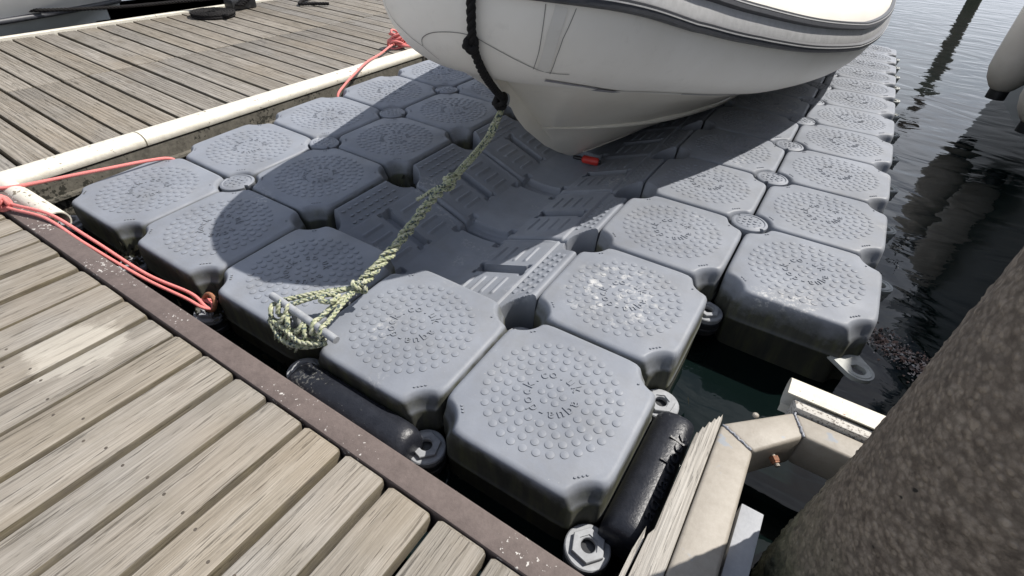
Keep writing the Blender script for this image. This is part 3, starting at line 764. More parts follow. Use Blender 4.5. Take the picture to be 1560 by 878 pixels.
def tsurf(i, phi, off=0.0):
    """point on the tube at path index i (float), angle phi (0 = outboard, +90 = top)"""
    i0 = int(np.clip(math.floor(i), 0, len(TQ)-2)); f = i-i0
    g = lambda A: A[i0]*(1-f)+A[i0+1]*f
    c = g(TQ); o = g(TO); u = g(TU); r = (trad[i0]*(1-f)+trad[i0+1]*f)+off
    a = R(phi); return c+r*(math.cos(a)*o+math.sin(a)*u)
def keel_prof():
    y = [1.02, 1.045, 1.143, 1.216, 1.306, 1.509, 1.664, 1.834, 2.05, 2.4, 3.0, 4.5, 6.6]
    z = [.60, .503, .401, .306, .225, .083, -.003, -.084, -.120, -.128, -.135, -.155, -.20]
    return np.array(y), np.array(z)
def strip_on_tube(mb, pts, w, off=0.0015):
    """ribbon of width w following (i,phi) points on the tube surface"""
    P = np.array([tsurf(i, p, off) for i, p in pts]); 
    Nn = np.array([tsurf(i, p, off+.01)-tsurf(i, p, off) for i, p in pts]); Nn /= np.linalg.norm(Nn, axis=1)[:, None]
    T = np.gradient(P, axis=0); S = np.cross(T, Nn); S /= np.linalg.norm(S, axis=1)[:, None]
    V = np.hstack([P-S*w/2, P+S*w/2]).reshape(-1, 3)
    mb.add(V, [(2*k, 2*k+1, 2*k+3, 2*k+2) for k in range(len(P)-1)])
def dens(pts, n=10):
    P = np.array(pts, float); Q = resample(np.c_[P, np.zeros(len(P))], 1e9) if False else None
    out = []
    for k in range(len(P)-1):
        for t in np.linspace(0, 1, n, endpoint=False): out.append(tuple(P[k]*(1-t)+P[k+1]*t))
    out.append(tuple(P[-1])); return out
def inflatable():
    B = obj('inflatable_boat', None, loc=(0, 0, 0), label='white rigid inflatable boat with grey rubbing bands sitting bow-first in the dock cradle', cat='boat')
    # tube
    sides = 48; th = np.linspace(0, 2*np.pi, sides, endpoint=False); n = len(TQ)
    V = (TQ[:, None]+trad[:, None, None]*(np.cos(th)[None, :, None]*TO[:, None]+np.sin(th)[None, :, None]*TU[:, None])).reshape(-1, 3)
    F = grid_faces(n, sides, closed_v=True)+[tuple(range(sides)), tuple((n-1)*sides+j for j in range(sides))]
    obj('inflatable_tube', fix_normals(mesh('inflatable_tube', V, F, M['tube'], 60)), B)
    # hull
    ky, kz = keel_prof()
    ys = np.r_[np.linspace(1.03, 1.9, 36), np.linspace(1.95, 3.2, 22), np.linspace(3.4, 6.55, 12)]
    ch_y = np.array([1.03, 1.33, 1.45, 1.69, 2.05, 2.45, 2.86, 3.5, 4.5, 6.6]); ch_x = np.array([0, .035, .075, .15, .30, .405, .50, .56, .60, .60]); ch_z = np.array([.56, .235, .205, .155, .115, .08, .055, .03, .0, -.04])
    lo_y = np.array([1.03, 1.60, 1.834, 1.95, 2.1, 2.35, 2.7, 3.2, 4.5, 6.6]); lo_x = np.array([0, .012, .035, .075, .125, .17, .21, .25, .28, .28]); lo_z = np.array([.56, .06, -.06, -.055, -.045, -.045, -.05, -.06, -.08, -.12])
    # line where the tube rests on the hull: just inside the tube's underside
    jy = [1.03, 1.045, 1.143, 1.216, 1.306, 1.509, 1.664, 1.834, 2.05, 2.4, 3.0, 4.0, 5.0, 6.6]; ji = [0, .4, 2.0, 3.4, 5.2, 8.8, 12, 15.8, 21, 29, 42, 65, 87, 122]
    pi_ = [0, 1, 2.5, 4.4, 9, 12.4, 16, 23, 30, 45, 130]; pp = [-100, -90, -72, -56, -62, -67, -66, -62, -64, -80, -90]
    V = []; rows_ = []
    for y in ys:
        K = np.array([0, np.interp(y, ky, kz)])
        Lw = np.array([np.interp(y, lo_y, lo_x), max(np.interp(y, lo_y, lo_z), K[1])])
        U = np.array([np.interp(y, ch_y, ch_x), max(np.interp(y, ch_y, ch_z), Lw[1]+.002)])
        ii = np.interp(y, jy, ji); ph = np.interp(ii, pi_, pp)
        t3 = tsurf(TMID+ii, ph, -.012); Tt = np.array([max(t3[0]-1.5, 0.0), t3[2]]); c3 = tsurf(TMID+ii, ph-30, -.06)
        mid = (U+Tt)/2+np.array([-.016, .014])*min(1, (y-1.03)/.4)
        In = np.array([max(c3[0]-1.5, 0), c3[2]]); yT = t3[1]; yI = c3[1]
        sec = [K, (K+Lw)/2+np.array([.004, -.004])*min(1, max(0, (y-1.6)/.3)), Lw, (Lw+U)/2+np.array([.008, -.008])*min(1, max(0, (y-1.4)/.4)), U, mid, Tt, In]
        rows_.append([(p[0], yy, p[1]) for p, yy in zip(sec, (y, y, y, y, y, (y+yT)/2, yT, yI))])
    ns = 8
    for s in rows_: V += [(1.5+p[0], p[1], p[2]) for p in s]
    nv = len(V); V += [(3.0-x, y, z) for x, y, z in V[:nv]]
    g = grid_faces(len(ys), ns)
    F = [f for f in g]+[tuple(i+nv for i in f[::-1]) for f in g]
    e = (len(ys)-1)*ns; F.append(tuple(e+j for j in range(ns))+tuple(nv+e+j for j in range(ns-1, 0, -1)))
    me = mesh('hull', V, F, M['hull'])
    bm = bmesh.new(); bm.from_mesh(me); bmesh.ops.remove_doubles(bm, verts=bm.verts, dist=1e-4); bmesh.ops.recalc_face_normals(bm, faces=bm.faces); bm.to_mesh(me); bm.free()
    for p in me.polygons: p.use_smooth = True
    me.set_sharp_from_angle(angle=R(38))
    obj('hull', me, B)
    # spray strakes
    for (yy, xx, zz, y0, y1, rr) in ((ch_y, ch_x, ch_z, 1.36, 6.4, .022), (lo_y, lo_x, lo_z, 1.87, 6.2, .020)):
        for sgn in (-1, 1):
            ps = [(1.5+sgn*(np.interp(y, yy, xx)+.003), y, np.interp(y, yy, zz)) for y in np.linspace(y0, y1, 60)]
            ps = np.array(ps)
            for _ in range(4): ps[1:-1] = .5*ps[1:-1]+.25*(ps[:-2]+ps[2:])
            mb = MB(); tube(mb, ps, np.minimum(rr, .002+rr*np.linspace(0, 1, 60)*5), 8)
            obj('spray_strake', mb.mesh('spray_strake', M['hull'], 60), B)
    # rubbing band: a pale base with two charcoal ribs that carry a pale line
    idx = np.arange(4, n-4)
    bl = lambda i: float(np.interp(abs(i-TMID), [0, 4, 14, 24, 37, 50, 67, 90], [7, 5, -1, -2, -6, -10, -9, -8]))
    def sweep(ph0, ph1, off, name, m, steps=5):
        ph = np.linspace(ph0, ph1, steps); V = []
        for i in idx:
            for k, p in enumerate(ph):
                V.append(tsurf(i, p+bl(i), off*(0.15 if k in (0, steps-1) else 1)))
        return fix_normals(mesh(name, V, grid_faces(len(idx), steps), m, 60))
    obj('rubbing_band', sweep(0, 29, .006, 'rubbing_band', M['strake_pale'], 7), B)
    for c in (4.0, 24.8):
        rib = obj('rubbing_rib', sweep(c-4.2, c+4.2, .022, 'rubbing_rib', M['strake_dark'], 7), B)
        obj('rib_line', sweep(c-.3, c+2.0, .0236, 'rib_line', M['strake_pale'], 4), rib)
    # seams and patches on the bow tube (port side index > TMID)
    m0 = TMID
    PL = [(3.7, 4), (3.75, -12), (3.8, -25), (3.8, -40)]; PR = [(4.7, 3), (4.5, -15), (4.5, -28), (4.6, -44)]
    mb = MB(); strip_on_tube(mb, dens([(m0+(a[0]+b[0])/2, (a[1]+b[1])/2) for a, b in zip(PL, PR)]), .040, .0016)
    pch = obj('seam_patch', mb.mesh('seam_patch', M['patch'], 60), B)
    mb = MB()
    for L_ in (PL, PR): strip_on_tube(mb, dens([(m0+i, p) for i, p in L_]), .0024, .0024)
    obj('seam_line', mb.mesh('seam_line', M['seam'], 60), pch)
    curve = resample([(-1.5, -36, 0), (-1.2, -29, 0), (-.4, -22.5, 0), (.8, -19, 0), (1.6, -20, 0), (2.6, -28.5, 0), (3.8, -39, 0), (4.6, -43, 0), (5.6, -43.5, 0)], .6)
    mb = MB(); strip_on_tube(mb, [(m0+a, b) for a, b, _ in curve], .0026, .0018)
    strip_on_tube(mb, dens([(m0-3.6, -5), (m0-3.4, -14), (m0-2.8, -24), (m0-2.0, -32), (m0-1.5, -37), (m0-1.0, -48)]), .0026, .0018)
    obj('seam_line', mb.mesh('seam_line', M['seam'], 60), B)
    # tapes along the joint of tube and hull
    mb = MB(); strip_on_tube(mb, dens([(m0+4.6, -53), (m0+6.4, -58), (m0+9.2, -63), (m0+10, -65)]), .014, .003)
    obj('repair_tape', mb.mesh('repair_tape', M['tape'], 60), B)
    mb = MB(); strip_on_tube(mb, dens([(m0+9.4, -66), (m0+12.4, -69.5)]), .034, .0045)
    obj('repair_tape', mb.mesh('repair_tape', M['tape'], 60), B)
    mb = MB(); strip_on_tube(mb, dens([(m0+12.4, -67), (m0+15.8, -66.5), (m0+21, -63)]), .010, .003)
    obj('joint_strip', mb.mesh('joint_strip', M['patch'], 60), B)
    mb = MB(); strip_on_tube(mb, dens([(m0+21, -63.5), (m0+28, -63.5), (m0+36, -70)]), .012, .003)
    obj('repair_tape', mb.mesh('repair_tape', M['tape'], 60), B)
    # bow eye
    mb = MB(); th = np.linspace(0, 2*np.pi, 20)
    tube(mb, [(0, .022*math.cos(t), .022*math.sin(t)) for t in th], .006, 8, False)
    obj('bow_eye', mb.mesh('bow_eye', M['nut'], 60), B, (1.5, 1.135, .395))
    # inside deck and transom
    obj('cockpit_sole', bm_mesh(box_bm(1.5, 3.3, .04, .01, 1), 'cockpit_sole', M['hull']), B, (1.5, 4.7, .30))
    obj('transom', bm_mesh(box_bm(1.8, .06, .62, .015, 2), 'transom', M['hull']), B, (1.5, 6.35, .22))
    obj('console', bm_mesh(box_bm(.6, .5, .8, .06, 3), 'console', M['hull']), B, (1.5, 4.6, .7))
    return B
inflatable()

def red_roller():
    mb = MB(); d = Vector((0.97, .20, -.02)).normalized()
    P = [Vector((0, 0, 0))+d*s for s in (0, .004, .012, .085, .094, .098)]
    tube(mb, np.array(P), [.008, .017, .022, .022, .019, .010], 18)
    o = obj('red_chock', mb.mesh('red_chock', M['red'], 40), None, (1.548, 1.876, -.100), label='red plastic chock tucked under the keel of the inflatable boat', cat='chock')
    for ss, rr in (((-.05, -.02, .002), [.009, .012, .010]), ((.097, .102, .106), [.011, .011, .009])):
        mb = MB(); tube(mb, np.array([d*q for q in ss]), rr, 10)
        obj('end_cap', mb.mesh('end_cap', M['dark'], 40), o)
red_roller()

# ------------------------------------------------------------------ ropes
def bow_line():
    P = [(1.58, 1.05, 1.085), (1.60, .88, 1.05), (1.625, .76, .95), (1.640, .714, .83), (1.637, .718, .735), (1.630, .738, .676), (1.618, .805, .592), (1.560, .965, .488), (1.515, 1.08, .425), (1.50, 1.112, .405)]
    mb = MB(); rope(mb, P, .0145, .068, 3, 8)
    # knot half way down and the knot at the eye
    for c, r, k in (((1.630, .730, .690), .018, 3), ((1.502, 1.105, .402), .023, 6)):
        for q in range(k):
            th = np.linspace(0, 2*np.pi, 26); e = Euler((q*1.1, q*.8+.3, q*.6)).to_matrix()
            L_ = [tuple(Vector(c)+Vector(((q-k/2)*.004, -.004*q, (q-k/2)*.006))+e @ Vector((r*math.cos(t), r*.8*math.sin(t), .004*math.sin(3*t)))) for t in th]
            tube(mb, L_, .0095, 8)
    obj('bow_line', mb.mesh('bow_line', M['black_rope'], 60), None, label='black rope hanging over the bow of the inflatable boat', cat='rope')
bow_line()
def green_line():
    mb = MB()
    top = [(1.5, 1.122, .378), (1.506, 1.05, .318), (1.510, .985, .272), (1.516, .78, .204)]
    for dx in (-.010, .010):
        rope(mb, [(x+dx*(1 if k else .2), y, z+(.004 if dx > 0 else 0)) for k, (x, y, z) in enumerate(top)], .0085, .05)
    rope(mb, [(x, y, z+.012) for x, y, z in top], .0085, .05)
    core = np.array([(1.516, .79, .208), (1.517, .70, .188), (1.520, .62, .166), (1.528, .50, .120), (1.537, .40, .085), (1.545, .30, .062), (1.550, .235, .048)])
    Q = resample(core, .008); Q, T, A, Bn = frames(Q); d = np.r_[0, np.cumsum(np.linalg.norm(np.diff(Q, axis=0), axis=1))]
    for k in range(3):      # loose plait
        a = 2*np.pi*d/.115+2*np.pi*k/3; rr = .0128+.003*np.sin(d*60+k)
        S = Q+(rr*np.cos(a))[:, None]*A+(rr*.8*np.sin(a))[:, None]*Bn
        rope(mb, S[::2], .0077, .045)
    def knot(c, s, n, seed):
        rs = np.random.RandomState(seed)
        for q in range(n):
            e = Euler(tuple(rs.uniform(0, 3.1, 3))).to_matrix(); th = np.linspace(0, 2*np.pi, 22)
            off = Vector(tuple(rs.normal(size=3)*s*.35))
            rope(mb, [tuple(Vector(c)+off+e @ Vector((s*math.cos(t), s*.75*math.sin(t), s*.25*math.sin(2*t)))) for t in th], .0082, .05)
    knot((1.517, .735, .196), .020, 3, 3); knot((1.552, .225, .046), .020, 3, 5)
    rope(mb, [(1.50, .70, .190), (1.470, .665, .165), (1.44, .64, .140)], .008, .05)
    # legs down to the cleat and the turns on it
    cl = Vector((1.500, .030, .000))
    for dx, yy in ((-.095, .0), (-.06, .0), (.055, .0), (.09, .0)):
        rope(mb, [(1.552, .225, .046), (1.552+(cl.x+dx-1.552)*.5, .14, .046), (cl.x+dx, .058, .034), (cl.x+dx+.006, .036, .040), (cl.x+dx+.01, .018, .014), (cl.x+dx+.01, .03, -.008)], .0082, .05)
    for q in range(5):
        x0 = cl.x-.10+q*.038; s = 1 if q % 2 else -1
        th = np.linspace(0, 2*np.pi, 26)
        rope(mb, [(x0+s*.022*math.cos(t*.5)+.004*math.sin(3*t), cl.y+.024*math.cos(t)-.004, cl.z+.0+.022*math.sin(t)) for t in th], .0080, .05)
    for s in (-1, 1):
        rope(mb, [(cl.x-.11, cl.y-.03, cl.z-.01), (cl.x-.03, cl.y-.046+.01*s, cl.z-.02+.012*s), (cl.x+.05, cl.y-.045, cl.z-.018+.01*s), (cl.x+.12, cl.y-.01, cl.z-.002)], .0080, .05)
    rope(mb, [(1.545, .15, .058), (1.515, .125, .062), (1.53, .095, .066), (1.557, .115, .063), (1.545, .15, .058)], .0085, .05)
    # frayed tails
    for q in range(6):
        x = cl.x-.06+q*.02; rope(mb, [(x, .0, -.010), (x-.004, -.018, -.030), (x-.008+rng.normal()*.004, -.026, -.052)], .0045, .03)
    obj('mooring_rope', mb.mesh('mooring_rope', M['green_rope'], 60), None, label='yellow-green flecked rope from the bow of the inflatable boat to the dock cleat', cat='rope')
green_line()
def red_lines():
    # doubled line from the pontoon to a ring between two floats
    mb = MB(); z = DECK+.012
    for k, (oy, oz) in enumerate(((0, 0), (.016, .008))):
        P = [(-.25, -.23+oy, z), (.02, -.205+oy*.5, z+.01+oz), (.16, -.185+oy, z+.006+oz), (.33, -.140+oy*1.1, z+.002+oz), (.55, -.124+oy*1.4, z-.030+oz), (.80, -.085+oy*.9, -.062+oz), (.98, -.050+oy*1.3, -.092+oz), (1.055, -.040+oy*.6, -.104), (1.075, -.020, -.112), (1.055, -.008+oy, -.108), (1.02, -.02, -.1)]
        cord(mb, P, .0058, .045)
    rs = np.random.RandomState(2)
    for q in range(5):
        e = Euler(tuple(rs.uniform(0, 3.1, 3))).to_matrix(); th = np.linspace(0, 2*np.pi, 22); off = Vector((rs.normal()*.008, rs.normal()*.006, .006+rs.normal()*.004))
        cord(mb, [tuple(Vector((.135, -.190, z+.012))+off+e @ Vector((.023*math.cos(t), .018*math.sin(t), .006*math.sin(2*t)))) for t in th], .0078, .045)
    obj('red_rope', mb.mesh('red_rope', M['red_rope'], 60), None, label='doubled red rope running along the brown steel edge to a ring between floats', cat='rope')
    mb = MB(); th = np.linspace(0, 2*np.pi, 26)
    tube(mb, [(1.055+.030*math.cos(t), .0+.012*math.sin(t)-.012, -.100+.026*math.sin(t)) for t in th], .0075, 10)
    obj('mooring_ring', mb.mesh('mooring_ring', M['rust'], 60), None, label='weathered ring holding the doubled red rope at the float joint', cat='ring')
    mb = MB(); P = [(-.5, -.155, .05), (-.20, -.152, .048), (-.05, -.14, .036), (.03, .14, .024), (.055, .36, .004), (.06, .46, -.02), (.04, .50, -.09)]
    cord(mb, P, .0075, .05)
    obj('red_rope', mb.mesh('red_rope', M['red_rope'], 60), None, label='single red rope leading along the white rubber edge to the leftmost float', cat='rope')
    mb = MB(); P = [(.02, 1.53, -.09), (.00, 1.545, .0), (-.06, 1.66, .026), (-.12, 1.80, .048), (-.25, 2.05, .058), (-.36, 2.30, .052), (-.43, 2.47, .060), (-.46, 2.56, .060)]
    cord(mb, P, .0075, .05)
    rs = np.random.RandomState(9)
    for q in range(9):
        e = Euler((rs.uniform(-.9, .9), rs.uniform(-.9, .9), rs.uniform(0, 3))).to_matrix(); th = np.linspace(0, 2*np.pi, 26)
        s = rs.uniform(.045, .085); off = Vector((rs.normal()*.022, rs.normal()*.022, rs.uniform(.0, .05)))
        cord(mb, [tuple(Vector((-.475, 2.60, DECK+.035))+off+e @ Vector((s*math.cos(t), s*.7*math.sin(t), .01*math.sin(2*t)))) for t in th], .0082, .05)
    for k in (0, 1): cord(mb, [(-.46, 2.58, .06), (-.36, 2.60+.03*k, .052), (-.25, 2.69+.035*k, .056), (-.16, 2.80+.04*k, .06), (-.02, 3.0, .04)], .0082, .05)
    obj('red_rope', mb.mesh('red_rope', M['red_rope'], 60), None, label='red rope with a tangled knot tied on the grey plank pontoon near the bow', cat='rope')
red_lines()
def black_coil():
    mb = MB(); c = Vector((-2.44, 2.30, DECK+.014)); P = []
    for layer in range(2):
        for t in np.linspace(0, 2*np.pi*6.5, 190):
            r = .035+.0235*t/(2*np.pi) if layer == 0 else .188-.0235*t/(2*np.pi)
            P.append((c.x+r*math.cos(t), c.y+r*math.sin(t), c.z+layer*.021))
    rope(mb, P, .0125, .07, 3, 5, .016)
    obj('rope_coil', mb.mesh('rope_coil', M['black_rope'], 60), None, label='flat coil of black rope lying on the grey planks at the far edge', cat='rope')
    mb = MB(); rope(mb, [(-2.47, 3.42, .045), (-2.42, 3.28, .045), (-2.36, 3.20, .042), (-2.30, 3.17, .042), (-2.24, 3.26, .045), (-2.13, 3.38, .045)], .016, .08)
    obj('rope_tail', mb.mesh('rope_tail', M['black_rope'], 60), None, label='loose black rope end lying on the grey planks beyond the coil', cat='rope')
    B = obj('mooring_cleat', None, loc=(-2.60, 2.70, DECK), label='black mooring cleat wrapped in rope at the far edge of the grey pontoon', cat='cleat')
    mb = MB(); tube(mb, np.array([(-.10, -.14, .10), (-.05, -.07, .11), (0.05, .07, .11), (.10, .14, .10)]), [.02, .03, .03, .02], 14)
    obj('horn', mb.mesh('horn', M['dark'], 50), B)
    obj('base', bm_mesh(box_bm(.14, .26, .09, .02, 2), 'base', M['dark']), B, (0, 0, .045))
    mb = MB()
    for q in range(5):
        th = np.linspace(0, 2*np.pi, 24); rope(mb, [(.085*math.cos(t)*1.2, -.05+.025*q+.10*math.sin(t)*.6, .05+.012*q) for t in th], .013, .07)
    obj('rope_turns', mb.mesh('rope_turns', M['black_rope'], 60), B)
    mb = MB(); rope(mb, [(-2.62, 2.62, .12), (-2.74, 2.2, .115), (-2.85, 1.7, .110), (-2.97, 1.2, .13), (-3.05, .85, .17), (-3.15, .40, .30)], .014, .08)
    obj('mooring_line', mb.mesh('mooring_line', M['black_rope'], 60), None, label='dark mooring line from the pontoon cleat to the boat at the top left', cat='rope')
black_coil()

# ------------------------------------------------------------------ pile guide, pile
def prism(outer, z0, z1, name, m, bev=0.0, smooth=35):
    bm = bmesh.new(); a = [bm.verts.new((x, y, z0)) for x, y in outer]; b = [bm.verts.new((x, y, z1)) for x, y in outer]; n = len(outer)
    bm.faces.new(a[::-1]); bm.faces.new(b)
    for j in range(n): bm.faces.new((a[j], a[(j+1) % n], b[(j+1) % n], b[j]))
    bmesh.ops.recalc_face_normals(bm, faces=bm.faces)
    if bev: bmesh.ops.bevel(bm, geom=list(bm.edges), offset=bev, segments=3, affect='EDGES', profile=.5)
    return bm_mesh(bm, name, m, smooth)
def pile_guide():
    G = obj('pile_guide', None, loc=(0, 0, 0), label='welded aluminium frame guiding the concrete pile beside the dock', cat='pile guide')
    top, bot = -.002, -.115
    O = [(2.668, -.45), (2.668, .403), (2.822, .553), (3.30, .553), (3.45, .403), (3.45, -.45)]
    I = [(2.764, -.45), (2.756, .360), (2.857, .480), (3.262, .480), (3.366, .360), (3.366, -.45)]
    for k in range(5):
        obj('frame_bar', prism([O[k], O[k+1], I[k+1], I[k]], bot, top, 'frame_bar', M['alu'], .009), G)
    for k in range(1, 5):
        mb = MB(); a = np.array((*O[k], top-.0005)); b = np.array((*I[k], top-.0005)); P = np.array([a*(1-t)+b*t+np.array([rng.normal()*.0012, rng.normal()*.0012, 0]) for t in np.linspace(.03, .97, 22)])
        tube(mb, P, np.abs(.0035+rng.normal(size=22)*.0008), 6)
        obj('weld_bead', mb.mesh('weld_bead', M['weld'], 60), G)
    # split timber rubbing strip
    ed = [(2.666, -.42), (2.666, .418), (2.663, .440), (2.660, .424), (2.656, .428), (2.653, .410), (2.648, .413), (2.644, .392), (2.639, .394), (2.634, .366), (2.629, .368), (2.625, .340), (2.621, .343), (2.619, .325), (2.617, .04), (2.609, .02), (2.604, -.12), (2.614, -.16), (2.612, -.42)]
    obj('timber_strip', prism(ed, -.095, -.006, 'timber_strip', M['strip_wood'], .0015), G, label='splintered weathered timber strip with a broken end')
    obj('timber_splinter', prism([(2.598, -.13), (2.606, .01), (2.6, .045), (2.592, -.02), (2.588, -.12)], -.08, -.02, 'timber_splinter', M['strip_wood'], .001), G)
    # white rubber and painted batten on the far bar
    obj('batten', prism([(2.822, .557), (3.42, .557), (3.42, .589), (2.812, .589)], -.075, .012, 'batten', M['speck_timber'], .002), G)
    mb = MB(); th = np.linspace(-.75*np.pi, .62*np.pi, 18)
    pts = [(.034+.036*math.cos(t), -.012+.036*math.sin(t)) for t in th[::1]]
    pts = [(-.002, -.058)]+pts+[(-.004, .016)]
    hollow_d(mb, (Vector((2.792, .594, .002)), Vector((1, 0.0, 0)), Vector((0, 1, 0))), 0, .66, pts, .005)
    obj('edge_rubber', fix_normals(mb.mesh('edge_rubber', M['rubber'], 50)), G)
    mb = MB(); disc(mb, (2.93, .598), .008, .016, .024, 12, 0, .002); obj('screw_head', mb.mesh('screw_head', M['rust'], 40), G)
    obj('wear_plate', bm_mesh(box_bm(.05, .46, .14, .003, 2), 'wear_plate', M['plate']), G, (2.793, .0, -.105))
    obj('wear_plate', bm_mesh(box_bm(.10, .04, .14, .003, 2), 'wear_plate', M['plate']), G, (3.06, .462, -.16))
    # rusty bolt through the diagonal bar
    Bq = obj('bolt', None, G, (2.792, .440, -.045), (R(100), 0, R(38)))
    mb = MB(); disc(mb, (0, 0), .0065, -.03, .055, 12); mb2 = MB()
    obj('bolt_shank', mb.mesh('bolt_shank', M['strip_wood'], 40), Bq)
    disc(mb2, (0, 0), .0125, .030, .042, 6); disc(mb2, (0, 0), .0105, .042, .047, 6)
    obj('bolt_nut', mb2.mesh('bolt_nut', M['rust'], 20), Bq)
    mb = MB(); disc(mb, (2.737, .480), .008, -.004, .004, 14, 0, .003); obj('bolt_head', mb.mesh('bolt_head', M['alu'], 40), G)
pile_guide()
def vnoise(P, seed):
    """cheap value noise on an (n,3) array"""
    def h(i): 
        i = i.astype(np.int64); n = (i[..., 0]*73856093) ^ (i[..., 1]*19349663) ^ (i[..., 2]*83492791) ^ (seed*2654435)
        n = (n ^ (n >> 13))*1274126177 & 0x7fffffff; return (n % 100003)/100003.0
    f = np.floor(P); t = P-f; t = t*t*(3-2*t); r = 0
    for dx in (0, 1):
        for dy in (0, 1):
            for dz in (0, 1):
                w = (t[..., 0] if dx else 1-t[..., 0])*(t[..., 1] if dy else 1-t[..., 1])*(t[..., 2] if dz else 1-t[..., 2])
                r = r+w*h(f+np.array([dx, dy, dz]))
    return r
def concrete_pile():
    nz, nt = 520, 400
    zs = np.linspace(-1.2, 2.2, nz); th = np.linspace(0, 2*np.pi, nt, endpoint=False)
    Z, T = np.meshgrid(zs, th, indexing='ij')
    R0 = .247+.010*sstep(.25, -.15, Z)
    D = np.stack([np.cos(T), np.sin(T), np.zeros_like(T)], -1); P = D*R0[..., None]; P[..., 2] = Z
    h = .003*(vnoise(P*9, 1)-.5)+.0026*(vnoise(P*70, 2)**2-.3)+.0032*(vnoise(P*125, 3)**2-.3)
    g = sstep(.28, .0, Z+.25*(vnoise(P*7, 4)-.5)); h = h+g*(.010*(vnoise(P*60, 5)-.3)+.008*(vnoise(P*110, 7)-.3))
    P[..., :2] += D[..., :2]*h[..., None]
    F = grid_faces(nz, nt, closed_v=True)+[tuple((nz-1)*nt+j for j in range(nt))]
    o = obj('concrete_pile', fix_normals(mesh('concrete_pile', P.reshape(-1, 3), F, M['pile'], 60)), None, (3.122, .172, 0), label='rough brown concrete mooring pile rising at the lower right', cat='pile')
concrete_pile()
def far_pile():
    nz, nt = 40, 32; zs = np.linspace(-1.5, 2.2, nz); th = np.linspace(0, 2*np.pi, nt, endpoint=False)
    Z, T = np.meshgrid(zs, th, indexing='ij'); D = np.stack([np.cos(T), np.sin(T), 0*T], -1); P = D*.13; P[..., 2] = Z
    P[..., :2] += D[..., :2]*(.012*(vnoise(P*9, 6)-.5))[..., None]
    F = grid_faces(nz, nt, closed_v=True)+[tuple((nz-1)*nt+j for j in range(nt))]
    obj('mooring_pile', fix_normals(mesh('mooring_pile', P.reshape(-1, 3), F, M['pile'], 60)), None, (4.35, 14.6, 0), label='distant mooring pile seen as a dark wavering reflection on the open water', cat='pile')
far_pile()

def debris():
    mb = MB()
    for q in range(900):
        t = rng.uniform(0, 1); x = 3.02+.27*t+rng.normal()*.022; y = 1.45-.16*t+rng.normal()*.045*(1.2-abs(t-.55))
        s = rng.uniform(.0018, .0065); e = Euler((rng.uniform(-.6, .6), rng.uniform(-.6, .6), rng.uniform(0, 6))).to_matrix()
        c = Vector((x, y, WATER+rng.uniform(.000, .006)))
        V = [c+e @ Vector((dx*s, dy*s*.7, dz*s*.3)) for dx, dy, dz in ((-1, -.6, 0), (.8, -1, 0), (1, .7, 0), (-.6, 1, 0), (.1, 0, 1))]
        mb.add(V, [(0, 1, 4), (1, 2, 4), (2, 3, 4), (3, 0, 4)])
    o = obj('floating_debris', mb.mesh('floating_debris', M['debris']), None, label='patch of brown and pinkish flotsam on the water beside the pile', cat='debris'); o['kind'] = 'stuff'
debris()

# ------------------------------------------------------------------ moored boats at the edges
def loft(name, secs, m, smooth=35, capend=True):
    n = len(secs[0]); V = [p for s in secs for p in s]; F = grid_faces(len(secs), n)
    if capend: F += [tuple(range(n)), tuple((len(secs)-1)*n+j for j in range(n))]
    return fix_normals(mesh(name, V, F, m, smooth))
def moored_left():
    B = obj('moored_boat', None, loc=(-3.30, 0, 0), label='moored boat with pale topside at the top left beyond the grey pontoon', cat='boat')
    def sec(y, z):  # half beam at station y, height z
        stem = 1.08+2.6*(z-WATER) if z > WATER else 1.08+2.0*(z-WATER)
        d = max(0.0, (stem-y)); return .62*(1-math.exp(-d*.95))*(.75+.35*(z+.3))
    ys = np.linspace(-4, 3.3, 60); zl = np.linspace(-.5, .075, 14); zt = np.linspace(.10, .62, 10)
    for nm, zz, m in (('lower_hull', zl, M['lower_hull']), ('topside', zt, M['topside'])):
        secs = []
        for y in ys:
            secs.append([(sec(y, z), y, z) for z in zz]+[(-sec(y, z), y, z) for z in zz[::-1]])
        obj(nm, loft(nm, secs, m, 60), B)
    mb = MB()
    for s in (-1, 1):
        P = []
        for y in ys:
            x = sec(y, .088)
            if x > .004: P.append((s*(x+.012), y, .088))
        tube(mb, np.array(P), .022, 10)
    obj('rubbing_strake', mb.mesh('rubbing_strake', M['strake_dark'], 60), B)
    secs = [[(sec(y, .62), y, .62), (0, y, .66), (-sec(y, .62), y, .62)] for y in ys]
    obj('deck', loft('deck', secs, M['topside'], 60, False), B)
moored_left()
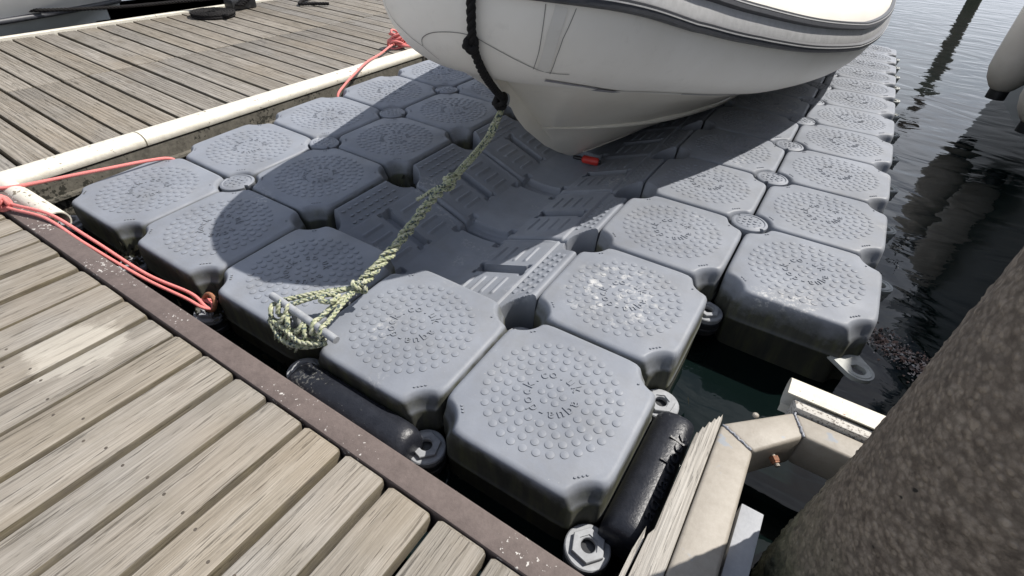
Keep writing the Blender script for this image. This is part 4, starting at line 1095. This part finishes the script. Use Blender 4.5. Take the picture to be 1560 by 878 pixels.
def moored_right():
    B = obj('moored_boat', None, loc=(4.85, 2.4, 0), label='moored boat at the right edge whose hull darkens the water', cat='boat')
    ys = np.linspace(-6.0, 3.75, 50); zz = np.linspace(-.7, 1.15, 16); secs = []
    for y in ys:
        bow = 1-max(0, (-2.5-y)/3.5)**2.2
        s = [((.90+.10*sstep(-.5, .4, np.array(z)))*bow, y, z) for z in zz]
        secs.append([(float(x), yy, zq) for x, yy, zq in s]+[(-float(x), yy, zq) for x, yy, zq in s[::-1]])
    obj('hull', loft('hull', secs, M['shaded_hull'], 50), B)
    obj('cabin', bm_mesh(box_bm(1.5, 4.6, 1.3, .12, 3), 'cabin', M['topside']), B, (0, .8, 1.75))
    for s in (-1, 1):
        for y in (-.7, .6, 1.9):
            obj('window', bm_mesh(box_bm(.02, 1.0, .5, .008, 1), 'window', M['glass']), B, (s*.755, y, 1.9))
    mb = MB()
    for s in (-1, 1): tube(mb, np.array([(s*(1.015*(1-max(0, (-2.5-y)/3.5)**2.2)), y, .95) for y in ys]), .035, 10)
    obj('rubbing_strake', mb.mesh('rubbing_strake', M['strake_dark'], 60), B)
moored_right()
def fenders():
    for k, (x, y, z, r, lab) in enumerate(((3.70, 4.98, -.02, .155, 'beige boat fender with black end, farther of two at the right edge'), (3.82, 4.22, -.04, .155, 'beige boat fender with black end, nearer of two at the right edge'))):
        F_ = obj('boat_fender', None, loc=(x, y, z), label=lab, cat='fender', group='fenders on the moored boat at right')
        th = np.linspace(0, 2*np.pi, 32, endpoint=False); pr = [(.05, .0), (.085, .03), (.125, .085), (.15, .16), (.155, .25), (.155, .70), (.15, .78), (.12, .87), (.07, .93), (.05, .95)]
        V = [(p*math.cos(t), p*math.sin(t), q) for p, q in pr for t in th]
        Fc = grid_faces(len(pr), 32, closed_v=True)+[tuple(range(32)), tuple((len(pr)-1)*32+j for j in range(32))]
        obj('body', fix_normals(mesh('body', V, Fc, M['fender'], 60)), F_)
        for z0, z1 in ((-.055, .035), (.92, 1.0)):
            mb = MB(); disc(mb, (0, 0), .066, z0, z1, 20, .018, .012); obj('end_cap', fix_normals(mb.mesh('end_cap', M['dark'], 40)), F_)
        mb = MB(); rope(mb, [(0, 0, .97), (.01, 0, 1.2), (.03, 0, 1.3)], .010, .06); obj('lanyard', mb.mesh('lanyard', M['black_rope'], 60), F_)
fenders()
